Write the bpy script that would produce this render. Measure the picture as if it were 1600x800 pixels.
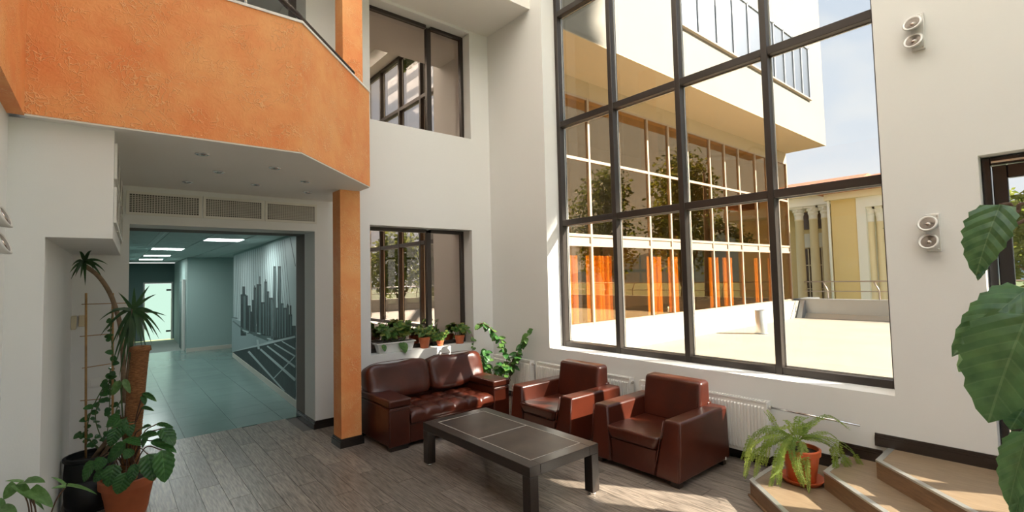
import bpy, bmesh, math, random
from mathutils import Vector, Matrix
for o in list(bpy.data.objects): bpy.data.objects.remove(o, do_unlink=True)
scene = bpy.context.scene
C = scene.collection
rnd = random.Random(7)

# ------------------------------------------------------------------ camera
FL, PX0, PY0 = 756.33, 800.0, 395.65
CAM = Vector((6.866, -5.26, 2.0))
yaw, pit, rol = (math.radians(a) for a in (140.1142, 2.7922, -1.3269))
cf = Vector((math.cos(pit)*math.cos(yaw), math.cos(pit)*math.sin(yaw), math.sin(pit)))
cr = Vector((math.sin(yaw), -math.cos(yaw), 0)); cu = cr.cross(cf)
cr, cu = math.cos(rol)*cr+math.sin(rol)*cu, -math.sin(rol)*cr+math.cos(rol)*cu
cd = bpy.data.cameras.new('camera'); cam = bpy.data.objects.new('camera', cd); C.objects.link(cam)
cd.sensor_width = 36.0; cd.lens = FL/1600*36.0; cd.shift_y = -(400-PY0)/1600
cd.clip_start = .05; cd.clip_end = 500
M = Matrix.Identity(4)
for i in range(3):
    M[i][0], M[i][1], M[i][2], M[i][3] = cr[i], cu[i], -cf[i], CAM[i]
cam.matrix_world = M
scene.camera = cam
# a photo pixel gives a direction; the plane it touches gives the distance
def ray(x, y): return cf + cr*((x-PX0)/FL) + cu*((PY0-y)/FL)
def PX(x, y, c): d = ray(x, y); return CAM + d*((c-CAM.x)/d.x)
def PYv(x, y, c): d = ray(x, y); return CAM + d*((c-CAM.y)/d.y)
def PZ(x, y, c): d = ray(x, y); return CAM + d*((c-CAM.z)/d.z)
def PD(x, y, dep): return CAM + ray(x, y)*dep
def depth(p): return (Vector(p)-CAM).dot(cf)

# ------------------------------------------------------------------ colour management, sky, sun
vs = scene.view_settings
vs.view_transform = 'Standard'; vs.look = 'None'; vs.gamma = 1.0; vs.use_curve_mapping = False
vs.exposure = 1.74
SUN_DIR = Vector((1.6, 1.0, 1.2)).normalized()      # towards the sun
w = bpy.data.worlds.new('sky'); scene.world = w; w.use_nodes = True
nt = w.node_tree; nt.nodes.clear()
out = nt.nodes.new('ShaderNodeOutputWorld'); bg = nt.nodes.new('ShaderNodeBackground')
tc = nt.nodes.new('ShaderNodeTexCoord'); sep = nt.nodes.new('ShaderNodeSeparateXYZ')
ramp = nt.nodes.new('ShaderNodeValToRGB')
ramp.color_ramp.elements[0].position = 0.0; ramp.color_ramp.elements[0].color = (.93, .95, .97, 1)
ramp.color_ramp.elements[1].position = .75; ramp.color_ramp.elements[1].color = (.55, .68, .88, 1)
nz = nt.nodes.new('ShaderNodeTexNoise'); nz.inputs['Scale'].default_value = 2.6; nz.inputs['Detail'].default_value = 6
mp = nt.nodes.new('ShaderNodeMapping'); mp.inputs['Scale'].default_value = (1, 1, 2.5)
cr2 = nt.nodes.new('ShaderNodeValToRGB'); cr2.color_ramp.elements[0].position = .48; cr2.color_ramp.elements[1].position = .66
mx = nt.nodes.new('ShaderNodeMixRGB'); mx.inputs['Color2'].default_value = (1, .99, .97, 1)
L = nt.links
L.new(tc.outputs['Generated'], sep.inputs[0]); L.new(sep.outputs['Z'], ramp.inputs['Fac'])
L.new(tc.outputs['Generated'], mp.inputs[0]); L.new(mp.outputs[0], nz.inputs['Vector']); L.new(nz.outputs['Fac'], cr2.inputs['Fac'])
L.new(cr2.outputs['Color'], mx.inputs['Fac']); L.new(ramp.outputs['Color'], mx.inputs['Color1'])
L.new(mx.outputs['Color'], bg.inputs['Color']); bg.inputs['Strength'].default_value = .66
L.new(bg.outputs[0], out.inputs['Surface'])
sd = bpy.data.lights.new('sun', 'SUN'); sun = bpy.data.objects.new('sun', sd); C.objects.link(sun)
sd.energy = 13.0; sd.angle = math.radians(.6); sd.color = (1, .91, .78)
sun.rotation_euler = SUN_DIR.to_track_quat('Z', 'Y').to_euler(); sun.location = (10, 20, 20)

# ------------------------------------------------------------------ materials
MAT = {}
def nodes(name):
    m = bpy.data.materials.new(name); m.use_nodes = True
    t = m.node_tree; b = t.nodes['Principled BSDF']; return m, t, b
def mat(name, col, rough=.6, metal=0, spec=.5, var=0, scale=8, bump=0, bscale=60, coat=0, stretch=None, objvar=0, detail=4, col2=None, bdetail=6, bdist=.01):
    m, t, b = nodes(name); N = t.nodes; K = t.links
    b.inputs['Base Color'].default_value = (*col, 1); b.inputs['Roughness'].default_value = rough
    b.inputs['Metallic'].default_value = metal; b.inputs['Specular IOR Level'].default_value = spec
    if coat: b.inputs['Coat Weight'].default_value = coat; b.inputs['Coat Roughness'].default_value = .12
    tcn = N.new('ShaderNodeTexCoord'); mpn = N.new('ShaderNodeMapping'); K.new(tcn.outputs['Object'], mpn.inputs[0])
    if stretch: mpn.inputs['Scale'].default_value = stretch
    if objvar:
        oi = N.new('ShaderNodeObjectInfo'); vm = N.new('ShaderNodeVectorMath'); vm.operation = 'SCALE'
        vm.inputs[0].default_value = (31, 17, 23); K.new(oi.outputs['Random'], vm.inputs['Scale'])
        K.new(vm.outputs[0], mpn.inputs['Location'])
    src = None
    if var or col2:
        n = N.new('ShaderNodeTexNoise'); n.inputs['Scale'].default_value = scale; n.inputs['Detail'].default_value = detail
        K.new(mpn.outputs[0], n.inputs['Vector'])
        r = N.new('ShaderNodeValToRGB'); r.color_ramp.elements[0].position = .32; r.color_ramp.elements[1].position = .68
        if col2: r.color_ramp.elements[0].color = (*col, 1); r.color_ramp.elements[1].color = (*col2, 1)
        else:
            r.color_ramp.elements[0].color = (*[c*(1-var) for c in col], 1); r.color_ramp.elements[1].color = (*[min(1, c*(1+var)) for c in col], 1)
        K.new(n.outputs['Fac'], r.inputs['Fac']); src = r.outputs['Color']
    if objvar:
        hs = N.new('ShaderNodeHueSaturation'); ma = N.new('ShaderNodeMapRange')
        ma.inputs['To Min'].default_value = 1-objvar; ma.inputs['To Max'].default_value = 1+objvar
        K.new(oi.outputs['Random'], ma.inputs['Value']); K.new(ma.outputs[0], hs.inputs['Value'])
        if src: K.new(src, hs.inputs['Color'])
        else: hs.inputs['Color'].default_value = (*col, 1)
        src = hs.outputs['Color']
    if src: K.new(src, b.inputs['Base Color'])
    if bump:
        n2 = N.new('ShaderNodeTexNoise'); n2.inputs['Scale'].default_value = bscale; n2.inputs['Detail'].default_value = bdetail
        K.new(mpn.outputs[0], n2.inputs['Vector'])
        bn = N.new('ShaderNodeBump'); bn.inputs['Strength'].default_value = bump; bn.inputs['Distance'].default_value = bdist
        K.new(n2.outputs['Fac'], bn.inputs['Height']); K.new(bn.outputs[0], b.inputs['Normal'])
    MAT[name] = m; return m
def stucco(name, c1, c2):
    m, t, b = nodes(name); N = t.nodes; K = t.links
    tcn = N.new('ShaderNodeTexCoord')
    n = N.new('ShaderNodeTexNoise'); n.inputs['Scale'].default_value = 2.2; n.inputs['Detail'].default_value = 5; n.inputs['Roughness'].default_value = .6
    K.new(tcn.outputs['Object'], n.inputs['Vector'])
    r = N.new('ShaderNodeValToRGB'); r.color_ramp.elements[0].position = .35; r.color_ramp.elements[1].position = .7
    r.color_ramp.elements[0].color = (*c1, 1); r.color_ramp.elements[1].color = (*c2, 1)
    K.new(n.outputs['Fac'], r.inputs['Fac'])
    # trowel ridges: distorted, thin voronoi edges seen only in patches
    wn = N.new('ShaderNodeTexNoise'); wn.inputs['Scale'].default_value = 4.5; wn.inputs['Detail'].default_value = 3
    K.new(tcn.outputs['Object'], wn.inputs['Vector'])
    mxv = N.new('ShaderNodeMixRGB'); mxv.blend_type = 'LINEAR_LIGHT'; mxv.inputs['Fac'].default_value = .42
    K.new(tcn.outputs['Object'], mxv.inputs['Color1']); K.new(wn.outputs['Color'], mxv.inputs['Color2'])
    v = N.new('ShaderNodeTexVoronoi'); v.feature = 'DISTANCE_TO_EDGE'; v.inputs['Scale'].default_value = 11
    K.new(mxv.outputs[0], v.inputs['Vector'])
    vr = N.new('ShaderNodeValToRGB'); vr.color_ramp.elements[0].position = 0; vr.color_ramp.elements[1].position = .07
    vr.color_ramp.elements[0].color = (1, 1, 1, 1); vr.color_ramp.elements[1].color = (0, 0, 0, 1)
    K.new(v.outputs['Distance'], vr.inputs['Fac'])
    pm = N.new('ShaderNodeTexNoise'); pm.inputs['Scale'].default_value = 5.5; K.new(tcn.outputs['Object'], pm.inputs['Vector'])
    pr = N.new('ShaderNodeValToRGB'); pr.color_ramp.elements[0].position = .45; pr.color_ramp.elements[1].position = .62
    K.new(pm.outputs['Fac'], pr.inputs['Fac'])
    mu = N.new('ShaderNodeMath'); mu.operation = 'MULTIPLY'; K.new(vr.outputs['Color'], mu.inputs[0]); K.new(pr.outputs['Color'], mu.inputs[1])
    fn = N.new('ShaderNodeTexNoise'); fn.inputs['Scale'].default_value = 22; fn.inputs['Detail'].default_value = 6; fn.inputs['Distortion'].default_value = 1.5
    K.new(tcn.outputs['Object'], fn.inputs['Vector'])
    ad = N.new('ShaderNodeMath'); ad.operation = 'MULTIPLY_ADD'; ad.inputs[1].default_value = .6
    K.new(fn.outputs['Fac'], ad.inputs[0]); K.new(mu.outputs[0], ad.inputs[2])
    bn = N.new('ShaderNodeBump'); bn.inputs['Strength'].default_value = .55; bn.inputs['Distance'].default_value = .014
    K.new(ad.outputs[0], bn.inputs['Height']); K.new(bn.outputs[0], b.inputs['Normal'])
    mc = N.new('ShaderNodeMixRGB'); mc.inputs['Color2'].default_value = (min(1, c2[0]*1.12), c2[1]*1.45, c2[2]*2.0, 1)  # paler tint paints a sheen on the ridges into the base colour
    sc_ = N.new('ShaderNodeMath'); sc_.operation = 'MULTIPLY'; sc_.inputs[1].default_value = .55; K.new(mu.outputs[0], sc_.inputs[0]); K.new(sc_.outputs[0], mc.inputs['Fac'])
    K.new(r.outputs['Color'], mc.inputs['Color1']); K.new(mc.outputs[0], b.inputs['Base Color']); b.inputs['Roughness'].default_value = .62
    MAT[name] = m
def glass(name, tcol, gcol, fac=None, rough=0.0, ior=1.3):
    m = bpy.data.materials.new(name); m.use_nodes = True; t = m.node_tree; t.nodes.clear(); N = t.nodes; K = t.links
    o = N.new('ShaderNodeOutputMaterial'); a = N.new('ShaderNodeBsdfTransparent'); g = N.new('ShaderNodeBsdfGlossy'); mi = N.new('ShaderNodeMixShader')
    a.inputs[0].default_value = (*tcol, 1); g.inputs['Color'].default_value = (*gcol, 1); g.inputs['Roughness'].default_value = rough
    if fac is None:
        f = N.new('ShaderNodeFresnel'); K.new(f.outputs[0], mi.inputs[0])
        ge = N.new('ShaderNodeNewGeometry'); mr = N.new('ShaderNodeMapRange')     # same reflectance on both faces of a thin pane
        mr.inputs['To Min'].default_value = ior; mr.inputs['To Max'].default_value = 1/ior
        K.new(ge.outputs['Backfacing'], mr.inputs['Value']); K.new(mr.outputs[0], f.inputs['IOR'])
    else: mi.inputs[0].default_value = fac
    K.new(a.outputs[0], mi.inputs[1]); K.new(g.outputs[0], mi.inputs[2]); K.new(mi.outputs[0], o.inputs[0]); MAT[name] = m
def emit(name, col, s):
    m = bpy.data.materials.new(name); m.use_nodes = True; t = m.node_tree; t.nodes.clear()
    o = t.nodes.new('ShaderNodeOutputMaterial'); e = t.nodes.new('ShaderNodeEmission')
    e.inputs[0].default_value = (*col, 1); e.inputs[1].default_value = s; t.links.new(e.outputs[0], o.inputs[0]); MAT[name] = m
def leafmat(name, c1, c2, rough=.35, trans=.3, veins=False):
    m = bpy.data.materials.new(name); m.use_nodes = True; t = m.node_tree; N = t.nodes; K = t.links
    b = N['Principled BSDF']; o = N['Material Output']
    tcn = N.new('ShaderNodeTexCoord'); n = N.new('ShaderNodeTexNoise'); n.inputs['Scale'].default_value = 5; n.inputs['Detail'].default_value = 3
    K.new(tcn.outputs['Object'], n.inputs['Vector'])
    oi = N.new('ShaderNodeObjectInfo')
    ad = N.new('ShaderNodeMath'); ad.operation = 'MULTIPLY_ADD'; ad.inputs[1].default_value = .35
    K.new(oi.outputs['Random'], ad.inputs[0]); K.new(n.outputs['Fac'], ad.inputs[2])
    r = N.new('ShaderNodeValToRGB'); r.color_ramp.elements[0].position = .4; r.color_ramp.elements[1].position = .95
    r.color_ramp.elements[0].color = (*c1, 1); r.color_ramp.elements[1].color = (*c2, 1)
    K.new(ad.outputs[0], r.inputs['Fac']); K.new(r.outputs['Color'], b.inputs['Base Color'])
    b.inputs['Roughness'].default_value = rough
    tr = N.new('ShaderNodeBsdfTranslucent'); hs = N.new('ShaderNodeHueSaturation'); hs.inputs['Value'].default_value = 1.6
    K.new(r.outputs['Color'], hs.inputs['Color']); K.new(hs.outputs[0], tr.inputs[0])
    mi = N.new('ShaderNodeMixShader'); mi.inputs[0].default_value = trans
    K.new(b.outputs[0], mi.inputs[1]); K.new(tr.outputs[0], mi.inputs[2]); K.new(mi.outputs[0], o.inputs[0])
    if veins:
        sx = N.new('ShaderNodeSeparateXYZ'); K.new(tcn.outputs['Object'], sx.inputs[0])
        def mth(op, a, b=None):
            q = N.new('ShaderNodeMath'); q.operation = op
            for i_, v_ in enumerate((a, b)):
                if v_ is None: continue
                if isinstance(v_, (int, float)): q.inputs[i_].default_value = v_
                else: K.new(v_, q.inputs[i_])
            return q.outputs[0]
        ay = mth('ABSOLUTE', sx.outputs['Y']); u = mth('SUBTRACT', sx.outputs['X'], mth('MULTIPLY', ay, .75))
        fr = mth('FRACT', mth('MULTIPLY', u, 6.0)); side = mth('SMOOTH_MIN', mth('LESS_THAN', mth('ABSOLUTE', mth('SUBTRACT', fr, .5)), .055), 1)
        mid = mth('LESS_THAN', ay, .011); vv_ = mth('MAXIMUM', mid, mth('MULTIPLY', side, .45))
        hump = mth('ABSOLUTE', mth('SUBTRACT', fr, .5))
        mc_ = N.new('ShaderNodeMixRGB'); mc_.inputs['Color2'].default_value = (min(1, c2[0]*2.6), min(1, c2[1]*1.9), c2[2]*2.4, 1)
        K.new(mth('MULTIPLY', vv_, .42), mc_.inputs['Fac']); K.new(r.outputs['Color'], mc_.inputs['Color1']); K.new(mc_.outputs[0], b.inputs['Base Color'])
        bn = N.new('ShaderNodeBump'); bn.inputs['Strength'].default_value = .35; bn.inputs['Distance'].default_value = .02
        K.new(hump, bn.inputs['Height']); K.new(bn.outputs[0], b.inputs['Normal'])
    MAT[name] = m

mat('paint', (.755, .755, .735), .75, bump=.05, bscale=90)
mat('ceiling_paint', (.84, .82, .78), .8)
mat('white_paint', (.80, .79, .76), .45)
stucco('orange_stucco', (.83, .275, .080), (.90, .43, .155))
mat('plank', (.235, .192, .155), .34, var=.5, scale=5, stretch=(1.2, 14, 14), objvar=.2, bump=.12, bscale=12, detail=7)
mat('subfloor', (.12, .095, .08), .5)
mat('step_wood', (.26, .185, .115), .38, var=.16, scale=4, stretch=(2, 16, 16), detail=6)
mat('riser_wood', (.24, .135, .07), .4, var=.2, scale=4, stretch=(2, 2, 14), detail=6)
mat('metal_strip', (.62, .62, .58), .35, metal=.8)
mat('dark_trim', (.022, .014, .011), .25, spec=.6)
mat('bronze_frame', (.045, .036, .031), .38, metal=.35)
mat('leather', (.066, .0125, .0052), .30, spec=.50, var=.25, scale=3.5, bump=.10, bscale=160, bdist=.004)
mat('dark_wood', (.030, .020, .015), .30, spec=.5, var=.2, scale=4, stretch=(1.5, 18, 18))
mat('table_leather', (.058, .038, .027), .42, var=.35, scale=4, bump=.1, bscale=120, bdist=.004)
mat('stitch', (.55, .53, .48), .6)
mat('chrome', (.8, .8, .8), .12, metal=1)
mat('radiator', (.82, .81, .77), .35)
mat('radiator_gap', (.35, .34, .32), .6)
mat('black_metal', (.012, .011, .011), .35)
mat('black_plastic', (.008, .008, .008), .45)
mat('terracotta', (.48, .125, .045), .6, var=.12, scale=6)
mat('fern_pot', (.62, .12, .035), .35)
mat('soil', (.035, .022, .014), .95, var=.5, scale=40, bump=.6, bscale=60)
mat('planter_white', (.74, .74, .71), .4)
mat('moss_fibre', (.33, .14, .05), .95, var=.4, scale=30, stretch=(1, 1, 5), bump=1.0, bscale=45, bdist=.02)
mat('bamboo', (.42, .24, .09), .55, var=.25, scale=10)
mat('bark', (.22, .15, .09), .85, var=.3, scale=20, bump=.4, bscale=40)
mat('green_stem', (.10, .16, .05), .6)
mat('twig', (.11, .055, .03), .7)
leafmat('leaf_dark', (.020, .080, .018), (.060, .185, .042), .3, .2, True)
leafmat('leaf_big', (.045, .115, .045), (.11, .23, .085), .30, .3, True)
leafmat('leaf_mid', (.045, .12, .025), (.16, .30, .07), .4, .4)
leafmat('leaf_light', (.09, .20, .05), (.20, .34, .12), .4, .4)
leafmat('leaf_yellow', (.12, .18, .03), (.42, .44, .12), .45, .4)
leafmat('fern_leaf', (.16, .26, .04), (.38, .46, .10), .5, .45)
leafmat('dracaena_leaf', (.02, .06, .018), (.05, .12, .035), .35, .2)
leafmat('tree_leaf', (.07, .11, .02), (.24, .24, .05), .6, .4)
leafmat('pine_leaf', (.05, .09, .02), (.20, .20, .05), .6, .3)
glass('clear_glass', (.65, .655, .65), (1, 1, 1))
glass('rear_glass', (.97, .98, .97), (1, 1, 1))
glass('mirror_glass', (.42, .36, .33), (.80, .70, .64), .62)
glass('bronze_glass', (.93, .78, .52), (.78, .58, .36), .28)
glass('pale_glass', (.3, .3, .32), (.46, .50, .56), .85, .3)
glass('lamp_glass', (.9, .9, .9), (1, 1, 1), .25)
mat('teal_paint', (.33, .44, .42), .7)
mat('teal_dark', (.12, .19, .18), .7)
mat('tile', (.17, .255, .235), .22, objvar=.04, var=.05, scale=3)
mat('grout', (.22, .25, .23), .8)
mat('ceiling_tile', (.46, .54, .52), .8, bump=.2, bscale=80)
mat('ceiling_grid', (.60, .68, .66), .5)
emit('panel_light', (.92, 1.0, .97), 10.0)
emit('frosted_lit', (.66, .95, .78), .30)
mat('mural_paper', (.62, .70, .70), .5, col2=(.45, .55, .55), scale=.5)
mat('mural_mid', (.10, .15, .15), .5)
mat('mural_dark', (.022, .034, .036), .5, var=.4, scale=6)
mat('mural_light', (.42, .50, .50), .5)
mat('mural_water', (.27, .35, .36), .5)
mat('vent_frame', (.72, .70, .64), .5)
mat('vent_dark', (.06, .055, .05), .8)
mat('vent_bar', (.55, .52, .46), .5)
mat('beige_plastic', (.62, .54, .38), .5)
mat('hand_rail', (.06, .042, .036), .25, metal=.5)
mat('lamp_body', (.66, .65, .62), .35, metal=.3)
mat('lamp_reflector', (.55, .48, .44), .18, metal=1)
mat('terrace', (.33, .295, .235), .8, var=.06, scale=1.2)
mat('terrace_wall', (.42, .39, .33), .8)
mat('flashing', (.33, .345, .36), .4, metal=.5)
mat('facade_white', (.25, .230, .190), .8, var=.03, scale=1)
mat('soffit', (.52, .40, .24), .7)
mat('facade_frame', (.40, .31, .225), .45)
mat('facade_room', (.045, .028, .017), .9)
mat('curtain', (.92, .52, .10), .8)
mat('yellow_wall', (.80, .60, .28), .85)
mat('cream_stone', (.85, .72, .48), .8)
mat('white_stone', (.88, .85, .78), .8)
mat('roof_tile', (.45, .18, .10), .8, var=.3, scale=6)
mat('window_dark', (.10, .06, .04), .2)
mat('rail_steel', (.42, .36, .32), .35, metal=.6)
mat('grass', (.10, .13, .04), .95, var=.3, scale=.6)
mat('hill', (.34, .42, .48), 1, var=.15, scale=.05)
mat('room_dark', (.20, .17, .155), .9)
mat('door_black', (.014, .012, .012), .25)
mat('tag_white', (.85, .85, .85), .5)
mat('grey_box', (.55, .55, .52), .5)

# ------------------------------------------------------------------ mesh helpers
class MB:
    def __init__(s): s.v = []; s.f = []
    def add(s, vs, fs):
        n = len(s.v); s.v += [tuple(v) for v in vs]; s.f += [tuple(i+n for i in f) for f in fs]; return s
    def box(s, x0, x1, y0, y1, z0, z1):
        x0, x1 = min(x0, x1), max(x0, x1); y0, y1 = min(y0, y1), max(y0, y1); z0, z1 = min(z0, z1), max(z0, z1)
        return s.add([(x, y, z) for z in (z0, z1) for x, y in ((x0, y0), (x1, y0), (x1, y1), (x0, y1))],
                     [(3, 2, 1, 0), (4, 5, 6, 7), (0, 1, 5, 4), (1, 2, 6, 5), (2, 3, 7, 6), (3, 0, 4, 7)])
    def prism(s, poly, z0, z1):
        a = sum(poly[i][0]*poly[(i+1) % len(poly)][1]-poly[(i+1) % len(poly)][0]*poly[i][1] for i in range(len(poly)))
        if a < 0: poly = poly[::-1]
        n = len(poly)
        return s.add([(x, y, z0) for x, y in poly]+[(x, y, z1) for x, y in poly],
                     [tuple(range(n-1, -1, -1)), tuple(range(n, 2*n))]+[(i, (i+1) % n, n+(i+1) % n, n+i) for i in range(n)])
    def hull8(s, bot, top):
        return s.add(list(bot)+list(top), [(3, 2, 1, 0), (4, 5, 6, 7), (0, 1, 5, 4), (1, 2, 6, 5), (2, 3, 7, 6), (3, 0, 4, 7)])
    def lathe(s, prof, c=(0, 0, 0), n=24, cap=True):
        vs = [(c[0]+r*math.cos(2*math.pi*k/n), c[1]+r*math.sin(2*math.pi*k/n), c[2]+z) for r, z in prof for k in range(n)]
        fs = [(i*n+k, i*n+(k+1) % n, (i+1)*n+(k+1) % n, (i+1)*n+k) for i in range(len(prof)-1) for k in range(n)]
        if cap: fs += [tuple(range(n-1, -1, -1)), tuple(range((len(prof)-1)*n, len(prof)*n))]
        return s.add(vs, fs)
    def tube(s, pts, rad, n=8):
        pts = [Vector(p) for p in pts]; m = len(pts)
        if not isinstance(rad, (list, tuple)): rad = [rad]*m
        vs = []; prev = None
        for i, p in enumerate(pts):
            d = (pts[min(i+1, m-1)]-pts[max(i-1, 0)]).normalized()
            if prev is None: a = d.cross(Vector((0, 0, 1)) if abs(d.z) < .9 else Vector((1, 0, 0))).normalized()
            else: a = (prev-d*prev.dot(d)).normalized()
            prev = a; b = d.cross(a)
            vs += [p+(a*math.cos(2*math.pi*k/n)+b*math.sin(2*math.pi*k/n))*rad[i] for k in range(n)]
        fs = [(i*n+k, i*n+(k+1) % n, (i+1)*n+(k+1) % n, (i+1)*n+k) for i in range(m-1) for k in range(n)]
        fs += [tuple(range(n-1, -1, -1)), tuple(range((m-1)*n, m*n))]
        return s.add(vs, fs)
    def pillow(s, c, sx, sy, sz, e1=.4, e2=.4, nu=28, nv=14, rot=None):
        pw = lambda t, e: math.copysign(abs(t)**e, t)
        vs = []; 
        for j in range(nv+1):
            ph = -math.pi/2+math.pi*j/nv
            for k in range(nu):
                th = 2*math.pi*k/nu
                p = Vector((sx*pw(math.cos(ph), e1)*pw(math.cos(th), e2), sy*pw(math.cos(ph), e1)*pw(math.sin(th), e2), sz*pw(math.sin(ph), e1)))
                if rot: p = rot @ p
                vs.append(p+Vector(c))
        fs = [(j*nu+k, j*nu+(k+1) % nu, (j+1)*nu+(k+1) % nu, (j+1)*nu+k) for j in range(nv) for k in range(nu)]
        return s.add(vs, fs)
    def build(s, name, m, parent=None, smooth=False, bevel=0, seg=2, origin=None):
        me = bpy.data.meshes.new(name); vv = s.v
        if origin is not None: vv = [(a-origin[0], b-origin[1], c-origin[2]) for a, b, c in vv]
        me.from_pydata(vv, [], s.f); me.validate(); me.update()
        me.materials.append(MAT[m])
        if smooth: me.shade_smooth() if hasattr(me, 'shade_smooth') else me.polygons.foreach_set('use_smooth', [True]*len(me.polygons))
        o = bpy.data.objects.new(name, me); C.objects.link(o)
        if origin is not None: o.location = origin
        if parent: o.parent = parent
        if bevel:
            md = o.modifiers.new('bevel', 'BEVEL'); md.width = bevel; md.segments = seg; md.limit_method = 'ANGLE'; md.angle_limit = .6
            md.harden_normals = False
            me.polygons.foreach_set('use_smooth', [True]*len(me.polygons))
            try: me.set_sharp_from_angle(angle=math.radians(50))
            except Exception: pass
        return o
def tag(o, label, cat, group=None, kind=None):
    o['label'] = label; o['category'] = cat
    if group: o['group'] = group
    if kind: o['kind'] = kind
    return o
def empty(name, loc=(0, 0, 0), rz=0):
    o = bpy.data.objects.new(name, None); C.objects.link(o); o.location = loc; o.rotation_euler = (0, 0, rz); o.empty_display_size = .1
    return o
def thing(name, label, cat, loc=(0, 0, 0), rz=0, group=None, kind=None): return tag(empty(name, loc, rz), label, cat, group, kind)
def dup(o, parent=None):
    c = o.copy(); C.objects.link(c); c.parent = parent
    for ch in list(o.children): dup(ch, c)
    return c
def inst(name, me, parent, loc=(0, 0, 0), mtx=None):
    o = bpy.data.objects.new(name, me); C.objects.link(o)
    if parent: o.parent = parent
    if mtx is not None: o.matrix_local = mtx
    else: o.location = loc
    return o
def holed(axis, u0, u1, v0, v1, holes, d0, d1):
    """a slab with rectangular holes; u runs along the wall, v is z, d is the thickness axis"""
    us = sorted(set([u0, u1]+[h[i] for h in holes for i in (0, 1)])); vs_ = sorted(set([v0, v1]+[h[i] for h in holes for i in (2, 3)]))
    us = [u for u in us if u0 <= u <= u1]; vs_ = [v for v in vs_ if v0 <= v <= v1]
    nu, nv = len(us)-1, len(vs_)-1
    solid = [[not any(h[0] < (us[i]+us[i+1])/2 < h[1] and h[2] < (vs_[j]+vs_[j+1])/2 < h[3] for h in holes) for j in range(nv)] for i in range(nu)]
    mb = MB(); P = (lambda u, v, d: (d, u, v)) if axis == 'x' else (lambda u, v, d: (u, d, v))
    S = lambda i, j: 0 <= i < nu and 0 <= j < nv and solid[i][j]
    for i in range(nu):
        for j in range(nv):
            if not solid[i][j]: continue
            a, b, c, e = us[i], us[i+1], vs_[j], vs_[j+1]
            for d in (d0, d1): mb.add([P(a, c, d), P(b, c, d), P(b, e, d), P(a, e, d)], [(0, 1, 2, 3)])
            if not S(i-1, j): mb.add([P(a, c, d0), P(a, e, d0), P(a, e, d1), P(a, c, d1)], [(0, 1, 2, 3)])
            if not S(i+1, j): mb.add([P(b, c, d0), P(b, e, d0), P(b, e, d1), P(b, c, d1)], [(0, 1, 2, 3)])
            if not S(i, j-1): mb.add([P(a, c, d0), P(b, c, d0), P(b, c, d1), P(a, c, d1)], [(0, 1, 2, 3)])
            if not S(i, j+1): mb.add([P(a, e, d0), P(b, e, d0), P(b, e, d1), P(a, e, d1)], [(0, 1, 2, 3)])
    return mb
def recalc(o):
    bm = bmesh.new(); bm.from_mesh(o.data); bmesh.ops.remove_doubles(bm, verts=bm.verts, dist=1e-5); bmesh.ops.recalc_face_normals(bm, faces=bm.faces); bm.to_mesh(o.data); bm.free(); return o
def struct(o, label, cat): return tag(o, label, cat, None, 'structure')
ZU = 3.12; ZC = 8.0

# ------------------------------------------------------------------ shell
fl = struct(MB().prism([(-.82, -5.08), (0, -5.08), (0, -5.77), (10, -5.77), (10, 0), (0, 0), (0, -3.07), (-.82, -3.07)], -.2, -.012).build('floor', 'subfloor'), 'grey brown wood plank floor of the lounge', 'floor')
PWID, PLEN, GAP = .19, 1.28, .0035
pm = {}
def plank_mesh(l, wd):
    k = (round(l, 3), round(wd, 3))
    if k not in pm:
        o = MB().box(0, l-GAP, 0, wd-GAP, -.0119, 0).build('plank', 'plank'); pm[k] = o.data; bpy.data.objects.remove(o)
    return pm[k]
row = 0; y = 0.0
while y > -5.7:
    x = -.82-(row*.47 % PLEN) ; yb = y-PWID
    while x < 7.2:
        x0, x1 = x, x+PLEN
        inhall = yb > -5.08 and y < -3.07
        lo = -.82 if inhall else 0.0
        x0 = max(x0, lo)
        if x1 > x0+.05 and not (x0 > 5.0 and y > -1.0) and not (x0 > 6.0 and y > -2.2):
            inst('plank', plank_mesh(x1-x0, PWID), fl, (x0, yb, 0))
        x += PLEN
    y -= PWID; row += 1

wa = recalc(holed('x', -5.77, .5, 0, ZC, [(-5.08, -3.07, -1, 2.69), (-5.55, -3.18, 3.35, 6.38), (-2.25, -.40, 4.43, 6.33), (-2.27, -.42, .885, 2.825)], 0, -.45).build('wall_back', 'paint'))
struct(wa, 'pale grey wall with hall opening and two dark framed windows', 'wall')
wb2 = recalc(holed('x', -5.77, .5, 0, ZC, [(-5.08, -3.07, -1, 2.69), (-5.55, -3.18, 3.35, 6.38)], -.451, -.86).build('wall_back_core', 'room_dark', wa))
wr = recalc(holed('y', 0, 10, 0, ZC, [(1.43, 5.71, .89, 7.62), (6.33, 8.62, .435, 2.87)], 0, .5).build('wall_right', 'paint'))
struct(wr, 'pale wall holding the huge gridded window', 'wall')
wl = struct(MB().box(0, 10, -6.1, -5.77, 0, ZC).build('wall_left', 'paint'), 'pale wall sliver at the far left edge under the orange band', 'wall')
struct(recalc(holed('x', -6.1, .5, 0, ZC, [(-5.2, -1.45, 1.0, 7.5)], 10, 10.3).build('wall_behind', 'paint')), 'pale wall behind the viewpoint with an added tall window', 'wall')
W4 = empty('added_rear_window'); tag(W4, 'tall gridded window added behind the viewpoint for fill daylight', 'window', None, 'structure')  # window added out of view to bring more daylight inside
for yy in (-5.2, -3.97, -2.745, -1.52): MB().box(10.1, 10.22, yy, yy+.07, 1.0, 7.5).build('mullion', 'bronze_frame', W4)
for zz in (1.0, 2.8, 4.4, 6.2, 7.43): MB().box(10.11, 10.21, -5.13, -1.52, zz, zz+.07).build('transom', 'bronze_frame', W4)
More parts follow.
